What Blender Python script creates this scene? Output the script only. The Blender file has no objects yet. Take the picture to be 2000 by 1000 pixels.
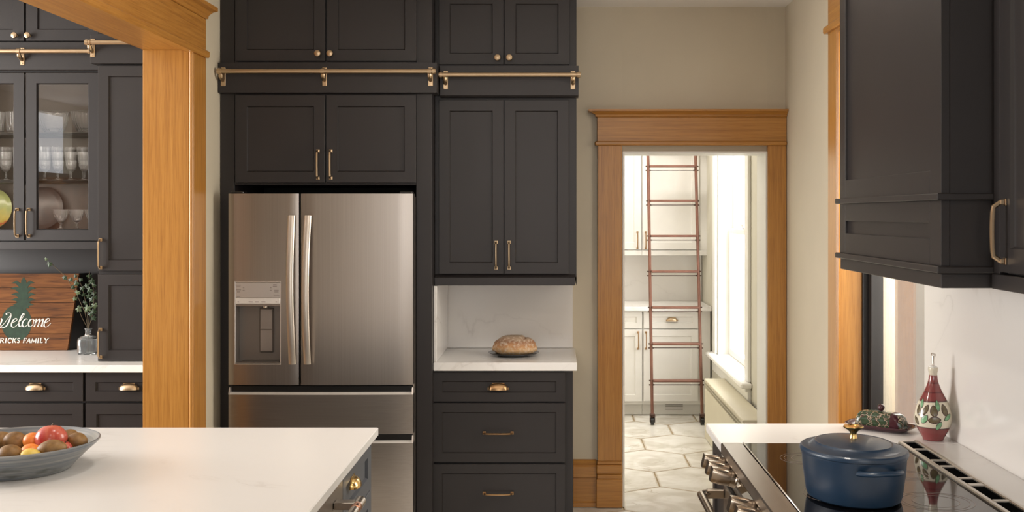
import bpy, math, random
from mathutils import Vector, Matrix, noise
random.seed(7)
PI = math.pi
S = bpy.context.scene
COL = S.collection
H = 1.684            # eye height
F = 2175.0           # focal length in pixels of the 2000 px wide frame
VX, VY = 1083.0, 418.0
def PX(px, Y): return (px - VX) * Y / F
def PZ(py, Y): return H + (VY - py) * Y / F

# ------------------------------------------------------------------ camera
cd = bpy.data.cameras.new('camera'); cam = bpy.data.objects.new('camera', cd); COL.objects.link(cam)
cd.sensor_width = 36; cd.lens = F / 2000 * 36
cd.shift_x = -(VX - 1000) / 2000; cd.shift_y = -(500 - VY) / 2000
cd.clip_start = 0.05; cd.clip_end = 200
cam.location = (0, 0, H); cam.rotation_euler = (PI / 2, 0, 0)
S.camera = cam
# ------------------------------------------------------------------ world, lights, exposure
S.view_settings.view_transform = 'Standard'; S.view_settings.look = 'None'
S.view_settings.gamma = 1; S.view_settings.use_curve_mapping = False
S.view_settings.exposure = 0.0
w = bpy.data.worlds.new('sky'); S.world = w; w.use_nodes = True
bg = w.node_tree.nodes['Background']; bg.inputs[0].default_value = (0.95, 0.96, 1.0, 1); bg.inputs[1].default_value = 3.0

def area(name, loc, target, sx, sy, power, col, spread=PI):
    l = bpy.data.lights.new(name, 'AREA'); l.shape = 'RECTANGLE'; l.size = sx; l.size_y = sy
    l.energy = power; l.color = col; l.spread = spread
    o = bpy.data.objects.new(name, l); COL.objects.link(o); o.location = loc
    d = Vector(target) - Vector(loc); o.rotation_euler = d.to_track_quat('-Z', 'Y').to_euler()
    return o
area('daylight_left_window', (-5.25, 4.05, 1.72), (-1, 3.9, 1.45), 2.3, 1.9, 215, (1.0, 0.97, 0.93))
area('daylight_rear_window', (0.0, -2.35, 1.8), (0.0, 4, 1.5), 2.2, 1.6, 14, (1.0, 0.95, 0.88))
area('daylight_kitchen_window', (1.75, 4.65, 1.75), (0, 4.6, 1.2), 0.9, 1.6, 60, (1.0, 0.94, 0.84))
area('daylight_pantry_window', (1.85, 8.2, 1.7), (0.3, 8.3, 1.1), 1.4, 2.0, 125, (1.0, 0.99, 0.97))
area('pantry_overhead_light', (0.5, 8.6, 2.86), (0.5, 8.6, 0), 0.5, 0.5, 26, (1.0, 0.95, 0.88))  # area light below the pantry ceiling, out of view
for i, (x, y) in enumerate([(-0.9, 3.4), (0.5, 3.4), (-0.9, 1.2), (0.6, 1.2)]):
    area('ceiling_fill_light', (x, y, 2.868), (x, y, 0), 0.16, 0.16, 8.5, (1.0, 0.92, 0.82))  # unseen overhead lights added to warm and lift the kitchen

# ------------------------------------------------------------------ materials
MATS = {}
def nm(name):
    m = bpy.data.materials.new(name); m.use_nodes = True
    nt = m.node_tree; b = nt.nodes['Principled BSDF']
    MATS[name] = m
    return m, nt, b
def N(nt, t, **k):
    n = nt.nodes.new(t)
    for a, v in k.items(): setattr(n, a, v)
    return n
def ramp(nt, stops, interp='LINEAR'):
    r = N(nt, 'ShaderNodeValToRGB'); r.color_ramp.interpolation = interp
    while len(r.color_ramp.elements) < len(stops): r.color_ramp.elements.new(0.5)
    for e, (p, c) in zip(r.color_ramp.elements, stops):
        e.position = p; e.color = (c[0], c[1], c[2], 1)
    return r
def coords(nt, kind='Object', scale=(1, 1, 1), rot=(0, 0, 0), random_shift=False):
    tc = N(nt, 'ShaderNodeTexCoord'); mp = N(nt, 'ShaderNodeMapping')
    mp.inputs['Scale'].default_value = scale; mp.inputs['Rotation'].default_value = rot
    nt.links.new(tc.outputs[kind], mp.inputs['Vector'])
    if random_shift:
        oi = N(nt, 'ShaderNodeObjectInfo'); ml = N(nt, 'ShaderNodeMath', operation='MULTIPLY'); ml.inputs[1].default_value = 37.0
        nt.links.new(oi.outputs['Random'], ml.inputs[0])
        cx = N(nt, 'ShaderNodeCombineXYZ')
        for i in range(3): nt.links.new(ml.outputs[0], cx.inputs[i])
        nt.links.new(cx.outputs[0], mp.inputs['Location'])
    return mp.outputs['Vector']
def bump(nt, b, src, strength, dist=0.002):
    bp = N(nt, 'ShaderNodeBump'); bp.inputs['Strength'].default_value = strength; bp.inputs['Distance'].default_value = dist
    nt.links.new(src, bp.inputs['Height']); nt.links.new(bp.outputs[0], b.inputs['Normal'])
def simple(name, col, rough=0.5, metal=0.0, var=0.06, scale=9.0, bmp=0.0, spec=0.5, coat=0.0):
    m, nt, b = nm(name)
    b.inputs['Roughness'].default_value = rough; b.inputs['Metallic'].default_value = metal
    b.inputs['Specular IOR Level'].default_value = spec; b.inputs['Coat Weight'].default_value = coat
    v = coords(nt); n = N(nt, 'ShaderNodeTexNoise'); n.inputs['Scale'].default_value = scale; n.inputs['Detail'].default_value = 4
    nt.links.new(v, n.inputs['Vector'])
    r = ramp(nt, [(0.3, [c * (1 - var) for c in col]), (0.7, [min(1, c * (1 + var)) for c in col])])
    nt.links.new(n.outputs[0], r.inputs[0]); nt.links.new(r.outputs[0], b.inputs['Base Color'])
    if bmp: bump(nt, b, n.outputs[0], bmp)
    return m
def oak(name, axis, dark=1.0):
    m, nt, b = nm(name)
    sc = [46, 46, 46]; sc[axis] = 1.1
    v = coords(nt, scale=sc, random_shift=True)
    n = N(nt, 'ShaderNodeTexNoise'); n.inputs['Scale'].default_value = 1.6; n.inputs['Detail'].default_value = 6; n.inputs['Roughness'].default_value = 0.6; n.inputs['Distortion'].default_value = 0.08
    nt.links.new(v, n.inputs['Vector'])
    r = ramp(nt, [(0.28, (0.36 * dark, 0.150 * dark, 0.026 * dark)), (0.5, (0.46 * dark, 0.206 * dark, 0.038 * dark)), (0.72, (0.52 * dark, 0.248 * dark, 0.052 * dark))])
    nt.links.new(n.outputs[0], r.inputs[0])
    sc2 = [150, 150, 150]; sc2[axis] = 5
    v2 = coords(nt, scale=sc2); n2 = N(nt, 'ShaderNodeTexNoise'); n2.inputs['Scale'].default_value = 1.5; n2.inputs['Detail'].default_value = 2
    nt.links.new(v2, n2.inputs['Vector'])
    r2 = ramp(nt, [(0.34, (0.80, 0.74, 0.66)), (0.5, (1, 1, 1))]); nt.links.new(n2.outputs[0], r2.inputs[0])
    mx = N(nt, 'ShaderNodeMix', data_type='RGBA', blend_type='MULTIPLY'); mx.inputs[0].default_value = 0.8
    nt.links.new(r.outputs[0], mx.inputs[6]); nt.links.new(r2.outputs[0], mx.inputs[7]); nt.links.new(mx.outputs[2], b.inputs['Base Color'])
    b.inputs['Roughness'].default_value = 0.36; b.inputs['Coat Weight'].default_value = 0.25; b.inputs['Coat Roughness'].default_value = 0.25
    bump(nt, b, n2.outputs[0], 0.12)
    return m
def quartz(name, base, vein, rough=0.16, scale=1.0, amt=0.5, rnd=False):
    m, nt, b = nm(name)
    v = coords(nt, scale=(scale, scale, scale), random_shift=rnd)
    n = N(nt, 'ShaderNodeTexNoise'); n.inputs['Scale'].default_value = 1.7; n.inputs['Detail'].default_value = 7; n.inputs['Distortion'].default_value = 0.9
    nt.links.new(v, n.inputs['Vector'])
    a = N(nt, 'ShaderNodeMath', operation='SUBTRACT'); a.inputs[1].default_value = 0.5; nt.links.new(n.outputs[0], a.inputs[0])
    ab = N(nt, 'ShaderNodeMath', operation='ABSOLUTE'); nt.links.new(a.outputs[0], ab.inputs[0])
    r = ramp(nt, [(0.0, (1, 1, 1)), (0.009, (0.2, 0.2, 0.2)), (0.03, (0, 0, 0))]); nt.links.new(ab.outputs[0], r.inputs[0])
    n3 = N(nt, 'ShaderNodeTexNoise'); n3.inputs['Scale'].default_value = 1.1; n3.inputs['Detail'].default_value = 2; nt.links.new(v, n3.inputs['Vector'])
    r3 = ramp(nt, [(0.48, (0, 0, 0)), (0.66, (amt, amt, amt))]); nt.links.new(n3.outputs[0], r3.inputs[0])
    ml = N(nt, 'ShaderNodeMath', operation='MULTIPLY'); nt.links.new(r.outputs[0], ml.inputs[0]); nt.links.new(r3.outputs[0], ml.inputs[1])
    mx = N(nt, 'ShaderNodeMix', data_type='RGBA'); mx.inputs[6].default_value = (*base, 1); mx.inputs[7].default_value = (*vein, 1)
    nt.links.new(ml.outputs[0], mx.inputs[0]); nt.links.new(mx.outputs[2], b.inputs['Base Color'])
    b.inputs['Roughness'].default_value = rough
    return m
def brushed(name, col, rough, axis, streak=0.05):
    m, nt, b = nm(name)
    sc = [260, 260, 260]; sc[axis] = 1.2
    v = coords(nt, scale=sc); n = N(nt, 'ShaderNodeTexNoise'); n.inputs['Scale'].default_value = 1.0; n.inputs['Detail'].default_value = 3
    nt.links.new(v, n.inputs['Vector'])
    r = ramp(nt, [(0.3, [c * (1 - streak) for c in col]), (0.7, [c * (1 + streak) for c in col])]); nt.links.new(n.outputs[0], r.inputs[0])
    nt.links.new(r.outputs[0], b.inputs['Base Color'])
    mr = N(nt, 'ShaderNodeMapRange'); mr.inputs[3].default_value = rough * 0.88; mr.inputs[4].default_value = rough * 1.15
    nt.links.new(n.outputs[0], mr.inputs[0]); nt.links.new(mr.outputs[0], b.inputs['Roughness'])
    b.inputs['Metallic'].default_value = 1.0
    return m
def glassy(name, tint=(1, 1, 1), rough=0.0, ior=1.5, tw=1.0):
    m, nt, b = nm(name)
    b.inputs['Base Color'].default_value = (*tint, 1); b.inputs['Transmission Weight'].default_value = tw
    b.inputs['Roughness'].default_value = rough; b.inputs['IOR'].default_value = ior
    return m
def pane(name, tint=(1, 1, 1), refl=1.0):
    # thin window glass: clear transparency with a fresnel reflection
    m, nt, b = nm(name); nt.nodes.remove(b)
    out = nt.nodes['Material Output']
    tr = N(nt, 'ShaderNodeBsdfTransparent'); tr.inputs[0].default_value = (*tint, 1)
    gl = N(nt, 'ShaderNodeBsdfGlossy'); gl.inputs['Roughness'].default_value = 0.0
    fr = N(nt, 'ShaderNodeFresnel'); fr.inputs[0].default_value = 1.5
    ml = N(nt, 'ShaderNodeMath', operation='MULTIPLY'); ml.inputs[1].default_value = refl; nt.links.new(fr.outputs[0], ml.inputs[0])
    mx = N(nt, 'ShaderNodeMixShader'); nt.links.new(ml.outputs[0], mx.inputs[0]); nt.links.new(tr.outputs[0], mx.inputs[1]); nt.links.new(gl.outputs[0], mx.inputs[2])
    nt.links.new(mx.outputs[0], out.inputs[0])
    return m

PAINT = simple('charcoal_cabinet_paint', (0.0225, 0.0188, 0.0183), 0.40, var=0.05, scale=6, bmp=0.03, spec=0.4)
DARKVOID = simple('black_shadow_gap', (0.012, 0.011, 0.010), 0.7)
HANDLEM = simple('satin_handle_steel', (0.60, 0.54, 0.47), 0.36, 1.0, var=0.02)
LIP = simple('pale_drawer_lip', (0.78, 0.74, 0.69), 0.4, 0.3)  # highlight on the drawer lips put into a pale colour
VOID = simple('unlit_opening_black', (0.004, 0.004, 0.004), 1.0, spec=0.0)
SLATE = simple('slate_blue_island_paint', (0.080, 0.086, 0.100), 0.4, var=0.04)
WALLP = simple('tan_wall_paint', (0.61, 0.54, 0.415), 0.62, var=0.025, scale=3, bmp=0.04)
PANTRYWALL = simple('cream_pantry_wall', (0.60, 0.57, 0.48), 0.6, var=0.02)
CEIL = simple('white_ceiling_paint', (0.88, 0.85, 0.82), 0.7, var=0.01)
WHITEP = simple('white_cabinet_paint', (0.70, 0.68, 0.64), 0.38, var=0.02)
WHITETRIM = simple('white_trim_paint', (0.82, 0.81, 0.77), 0.4, var=0.02)
RADP = simple('cream_radiator_enamel', (0.60, 0.55, 0.42), 0.4, var=0.02)
OAKZ = oak('honey_oak_vertical_grain', 2); OAKX = oak('honey_oak_horizontal_grain', 0); OAKY = oak('honey_oak_long_grain', 1)
QUARTZ = quartz('white_quartz', (0.79, 0.772, 0.75), (0.50, 0.46, 0.42), 0.27, 1.3, 0.5)
SPLASH = quartz('quartz_backsplash', (0.77, 0.74, 0.71), (0.48, 0.45, 0.42), 0.14, 0.9, 0.55)
TILE = quartz('marble_tile', (0.76, 0.74, 0.69), (0.42, 0.36, 0.26), 0.25, 1.6, 0.9, rnd=True)
def tile_stain():
    m = TILE; nt = m.node_tree; b = nt.nodes['Principled BSDF']; src = b.inputs['Base Color'].links[0].from_socket
    at_ = N(nt, 'ShaderNodeAttribute'); at_.attribute_name = 'edge'
    v = coords(nt, random_shift=True); n = N(nt, 'ShaderNodeTexNoise'); n.inputs['Scale'].default_value = 7; n.inputs['Detail'].default_value = 5; nt.links.new(v, n.inputs['Vector'])
    ad = N(nt, 'ShaderNodeMath', operation='MULTIPLY_ADD'); ad.inputs[1].default_value = 0.55; nt.links.new(n.outputs[0], ad.inputs[0]); nt.links.new(at_.outputs['Fac'], ad.inputs[2])
    r = ramp(nt, [(0.93, (0, 0, 0)), (1.25, (0.8, 0.8, 0.8))])
    mr = N(nt, 'ShaderNodeMapRange'); mr.inputs[1].default_value = 0.98; mr.inputs[2].default_value = 1.45; mr.inputs[3].default_value = 0; mr.inputs[4].default_value = 0.75; nt.links.new(ad.outputs[0], mr.inputs[0])
    mx = N(nt, 'ShaderNodeMix', data_type='RGBA'); nt.links.new(mr.outputs[0], mx.inputs[0]); nt.links.new(src, mx.inputs[6]); mx.inputs[7].default_value = (0.42, 0.31, 0.17, 1)
    n2 = N(nt, 'ShaderNodeTexNoise'); n2.inputs['Scale'].default_value = 3; n2.inputs['Detail'].default_value = 6; n2.inputs['Distortion'].default_value = 1.5; nt.links.new(v, n2.inputs['Vector'])
    r2 = ramp(nt, [(0.35, (0.78, 0.75, 0.70)), (0.6, (1, 1, 1))]); nt.links.new(n2.outputs[0], r2.inputs[0])
    m2 = N(nt, 'ShaderNodeMix', data_type='RGBA', blend_type='MULTIPLY'); m2.inputs[0].default_value = 1.0; nt.links.new(mx.outputs[2], m2.inputs[6]); nt.links.new(r2.outputs[0], m2.inputs[7])
    nt.links.new(m2.outputs[2], b.inputs['Base Color'])
tile_stain()
GROUT = simple('tan_grout', (0.30, 0.22, 0.12), 0.9, var=0.3, scale=20)
SUBFLOOR = simple('brown_floorboards', (0.20, 0.12, 0.07), 0.4, var=0.2, scale=4)
STEEL = brushed('brushed_stainless_vertical', (0.37, 0.325, 0.285), 0.30, 2)
STEELY = brushed('brushed_stainless_long', (0.40, 0.36, 0.325), 0.30, 1)
STEELX = brushed('brushed_stainless_cross', (0.37, 0.325, 0.285), 0.30, 0)
POLISHED = simple('polished_steel', (0.66, 0.61, 0.55), 0.24, 1.0, var=0.02)
STEELDARK = simple('satin_grey_plastic', (0.20, 0.175, 0.155), 0.35, 0.5, var=0.03)
CONTROL = simple('silver_control_panel', (0.55, 0.51, 0.48), 0.35, 0.7, var=0.02)
BRASS = simple('champagne_bronze', (0.52, 0.385, 0.245), 0.32, 1.0, var=0.05)
BRASSD = simple('aged_brass', (0.42, 0.26, 0.13), 0.32, 1.0, var=0.08)
GOLD = simple('gold_knob_metal', (0.80, 0.55, 0.22), 0.22, 1.0, var=0.05)
COPPER = simple('copper_ring', (0.62, 0.30, 0.18), 0.25, 1.0, var=0.04)
LADDERM = simple('oiled_copper_ladder', (0.17, 0.076, 0.052), 0.45, 0.35, var=0.12, scale=14)
LADDERD = simple('dark_bronze', (0.07, 0.035, 0.025), 0.5, 0.3, var=0.1)
BLACKGLASS = simple('black_cooktop_glass', (0.006, 0.005, 0.005), 0.04, var=0.0)
MARKING = simple('cooktop_ring_print', (0.16, 0.12, 0.10), 0.25)
BLACK = simple('black_satin', (0.010, 0.009, 0.008), 0.35)
SASHB = simple('dark_bronze_sash', (0.010, 0.008, 0.007), 0.5)
ENAMEL = simple('navy_blue_enamel', (0.010, 0.031, 0.066), 0.38, var=0.08, coat=0.12)
WIN = pane('window_glass', (1, 1, 1), 0.55); CABGLASS = pane('cabinet_glass', (0.97, 0.97, 0.96), 1.35)
CRYSTAL = glassy('cut_crystal', tw=0.93); VASEG = glassy('vase_glass', (0.95, 0.98, 0.98), tw=0.96)  # small white diffuse share stands in for sparkle
PLATED = simple('dark_stoneware', (0.045, 0.045, 0.047), 0.25, var=0.2)
IVY = simple('ivy_leaf_green', (0.018, 0.040, 0.012), 0.4, var=0.3)
IVYL = simple('young_ivy_leaf', (0.075, 0.11, 0.045), 0.45, var=0.3)
STEM = simple('ivy_stem', (0.10, 0.07, 0.035), 0.6)
SIDING = simple('neighbour_house_wall', (0.24, 0.195, 0.155), 0.8, var=0.05)

def bread_mat():
    m, nt, b = nm('bread_crust'); v = coords(nt, scale=(1, 1, 1))
    sx = N(nt, 'ShaderNodeSeparateXYZ'); nt.links.new(v, sx.inputs[0])
    n = N(nt, 'ShaderNodeTexNoise'); n.inputs['Scale'].default_value = 22; n.inputs['Detail'].default_value = 6; nt.links.new(v, n.inputs['Vector'])
    ad = N(nt, 'ShaderNodeMath', operation='MULTIPLY_ADD'); ad.inputs[1].default_value = 0.05; nt.links.new(n.outputs[0], ad.inputs[0]); nt.links.new(sx.outputs[2], ad.inputs[2])
    mr = N(nt, 'ShaderNodeMapRange'); mr.inputs[1].default_value = -0.02; mr.inputs[2].default_value = 0.085; nt.links.new(ad.outputs[0], mr.inputs[0])
    r = ramp(nt, [(0.0, (0.62, 0.42, 0.22)), (0.38, (0.64, 0.40, 0.20)), (0.6, (0.56, 0.29, 0.13)), (0.85, (0.36, 0.18, 0.10)), (1.0, (0.48, 0.34, 0.23))]); nt.links.new(mr.outputs[0], r.inputs[0])
    n2 = N(nt, 'ShaderNodeTexNoise'); n2.inputs['Scale'].default_value = 70; n2.inputs['Detail'].default_value = 5; nt.links.new(v, n2.inputs['Vector'])
    r2 = ramp(nt, [(0.47, (0, 0, 0)), (0.68, (0.8, 0.8, 0.8))]); nt.links.new(n2.outputs[0], r2.inputs[0])
    mx = N(nt, 'ShaderNodeMix', data_type='RGBA'); nt.links.new(r2.outputs[0], mx.inputs[0]); nt.links.new(r.outputs[0], mx.inputs[6]); mx.inputs[7].default_value = (0.72, 0.6, 0.47, 1)
    nt.links.new(mx.outputs[2], b.inputs['Base Color']); b.inputs['Roughness'].default_value = 0.75; bump(nt, b, n2.outputs[0], 0.5, 0.004)
    return m
BREAD = bread_mat()
def banded(name, stops, zlo, zhi, rough=0.25, wob=0.02, nscale=10, coat=0.0, var=None):
    m, nt, b = nm(name); v = coords(nt); sx = N(nt, 'ShaderNodeSeparateXYZ'); nt.links.new(v, sx.inputs[0])
    n = N(nt, 'ShaderNodeTexNoise'); n.inputs['Scale'].default_value = nscale; n.inputs['Detail'].default_value = 3; nt.links.new(v, n.inputs['Vector'])
    ad = N(nt, 'ShaderNodeMath', operation='MULTIPLY_ADD'); ad.inputs[1].default_value = wob; nt.links.new(n.outputs[0], ad.inputs[0]); nt.links.new(sx.outputs[2], ad.inputs[2])
    mr = N(nt, 'ShaderNodeMapRange'); mr.inputs[1].default_value = zlo; mr.inputs[2].default_value = zhi; nt.links.new(ad.outputs[0], mr.inputs[0])
    r = ramp(nt, stops); nt.links.new(mr.outputs[0], r.inputs[0]); nt.links.new(r.outputs[0], b.inputs['Base Color'])
    b.inputs['Roughness'].default_value = rough; b.inputs['Coat Weight'].default_value = coat
    return m
def bowl_mat():
    m, nt, b = nm('blue_grey_glazed_stoneware'); v = coords(nt, scale=(2.5, 2.5, 150))
    n = N(nt, 'ShaderNodeTexNoise'); n.inputs['Scale'].default_value = 1.2; n.inputs['Detail'].default_value = 4; nt.links.new(v, n.inputs['Vector'])
    r = ramp(nt, [(0.3, (0.10, 0.125, 0.16)), (0.5, (0.20, 0.21, 0.215)), (0.7, (0.30, 0.30, 0.29))]); nt.links.new(n.outputs[0], r.inputs[0])
    v2 = coords(nt, scale=(9, 9, 40)); n2 = N(nt, 'ShaderNodeTexNoise'); n2.inputs['Scale'].default_value = 0.7; n2.inputs['Detail'].default_value = 3; nt.links.new(v2, n2.inputs['Vector'])
    r2 = ramp(nt, [(0.58, (0, 0, 0)), (0.66, (0.7, 0.7, 0.7))]); nt.links.new(n2.outputs[0], r2.inputs[0])
    mx = N(nt, 'ShaderNodeMix', data_type='RGBA'); nt.links.new(r2.outputs[0], mx.inputs[0]); nt.links.new(r.outputs[0], mx.inputs[6]); mx.inputs[7].default_value = (0.06, 0.065, 0.05, 1)
    nt.links.new(mx.outputs[2], b.inputs['Base Color']); b.inputs['Roughness'].default_value = 0.3; bump(nt, b, n.outputs[0], 0.2)
    return m
BOWL = bowl_mat()
def fruit(name, a, bcol, scale, rough=0.4, stretch=(1, 1, 1)):
    m, nt, b = nm(name); v = coords(nt, scale=stretch); n = N(nt, 'ShaderNodeTexNoise'); n.inputs['Scale'].default_value = scale; n.inputs['Detail'].default_value = 5; nt.links.new(v, n.inputs['Vector'])
    r = ramp(nt, [(0.35, a), (0.65, bcol)]); nt.links.new(n.outputs[0], r.inputs[0]); nt.links.new(r.outputs[0], b.inputs['Base Color']); b.inputs['Roughness'].default_value = rough
    bump(nt, b, n.outputs[0], 0.08)
    return m
KIWI = fruit('kiwi_skin', (0.16, 0.078, 0.020), (0.29, 0.155, 0.048), 40, 0.5)
APPLE = fruit('apple_skin', (0.42, 0.03, 0.03), (0.60, 0.15, 0.09), 25, 0.25, (1, 1, 0.15))
ORANGE = fruit('mandarin_peel', (0.78, 0.20, 0.02), (0.86, 0.27, 0.04), 120, 0.4)
LEMON = fruit('lemon_peel', (0.74, 0.50, 0.08), (0.80, 0.60, 0.14), 60, 0.4)
def leafpat():
    m, nt, b = nm('leaf_pattern_glaze'); v = coords(nt)
    vo = N(nt, 'ShaderNodeTexVoronoi', feature='DISTANCE_TO_EDGE'); vo.inputs['Scale'].default_value = 34; vo.inputs['Randomness'].default_value = 1.0
    n = N(nt, 'ShaderNodeTexNoise'); n.inputs['Scale'].default_value = 30; n.inputs['Distortion'].default_value = 1.5; nt.links.new(v, n.inputs['Vector'])
    mxv = N(nt, 'ShaderNodeMix', data_type='RGBA'); mxv.inputs[0].default_value = 0.035; nt.links.new(v, mxv.inputs[6]); nt.links.new(n.outputs[1], mxv.inputs[7]); nt.links.new(mxv.outputs[2], vo.inputs['Vector'])
    r = ramp(nt, [(0.012, (0.55, 0.47, 0.32)), (0.035, (0.08, 0.03, 0.03)), (0.10, (0.030, 0.055, 0.026)), (0.5, (0.05, 0.085, 0.045))]); nt.links.new(vo.outputs[0], r.inputs[0])
    nt.links.new(r.outputs[0], b.inputs['Base Color']); b.inputs['Roughness'].default_value = 0.18
    return m
LEAFPAT = leafpat()
PLUM = simple('plum_glaze', (0.055, 0.016, 0.022), 0.15, var=0.3)
BOTTLE = banded('hand_painted_bottle_glaze', [(0.0, (0.25, 0.062, 0.06)), (0.13, (0.25, 0.05, 0.05)), (0.15, (0.25, 0.062, 0.06)), (0.20, (0.24, 0.06, 0.058)), (0.212, (0.06, 0.03, 0.03)), (0.225, (0.76, 0.70, 0.55)), (0.56, (0.76, 0.70, 0.55)), (0.575, (0.06, 0.03, 0.03)), (0.59, (0.24, 0.06, 0.058)), (0.68, (0.25, 0.062, 0.06)), (0.695, (0.12, 0.03, 0.03)), (0.71, (0.25, 0.062, 0.06)), (0.80, (0.24, 0.06, 0.058)), (0.815, (0.12, 0.03, 0.03)), (0.83, (0.25, 0.062, 0.06)), (0.915, (0.25, 0.062, 0.06)), (0.93, (0.70, 0.63, 0.5)), (1.0, (0.72, 0.66, 0.52))], 0.0, 0.246, 0.16, 0.012, 14, 0.5)
LEAFG = simple('painted_green_leaf', (0.20, 0.40, 0.22), 0.2, var=0.3, scale=60)
LEAFB = simple('painted_brown_olive', (0.14, 0.11, 0.06), 0.2, var=0.3, scale=60)
INK = simple('painted_outline', (0.06, 0.02, 0.02), 0.3)
def plank_mat():
    m, nt, b = nm('stained_sign_plank'); v = coords(nt, scale=(2.2, 8, 26), random_shift=True)
    n = N(nt, 'ShaderNodeTexNoise'); n.inputs['Scale'].default_value = 2.0; n.inputs['Detail'].default_value = 6; n.inputs['Distortion'].default_value = 1.2; nt.links.new(v, n.inputs['Vector'])
    r = ramp(nt, [(0.25, (0.045, 0.018, 0.008)), (0.45, (0.125, 0.046, 0.014)), (0.75, (0.20, 0.078, 0.023))]); nt.links.new(n.outputs[0], r.inputs[0])
    nt.links.new(r.outputs[0], b.inputs['Base Color']); b.inputs['Roughness'].default_value = 0.7; b.inputs['Specular IOR Level'].default_value = 0.2
    return m
PLANK = plank_mat()
PRINTG = simple('green_sign_print', (0.014, 0.034, 0.018), 0.8, var=0.25, scale=30)
PRINTW = simple('white_sign_print', (0.66, 0.62, 0.56), 0.6)
PLATTER = banded('painted_platter', [(0.0, (0.55, 0.42, 0.12)), (0.4, (0.42, 0.40, 0.10)), (0.5, (0.55, 0.08, 0.03)), (0.62, (0.60, 0.45, 0.10)), (1.0, (0.30, 0.33, 0.12))], -0.12, 0.12, 0.25, 0.2, 14)
TRAYG = simple('pewter_tray', (0.085, 0.078, 0.074), 0.4, 0.3)
BRICK = simple('brick_red', (0.60, 0.27, 0.17), 0.8, var=0.2, scale=12)

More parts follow.
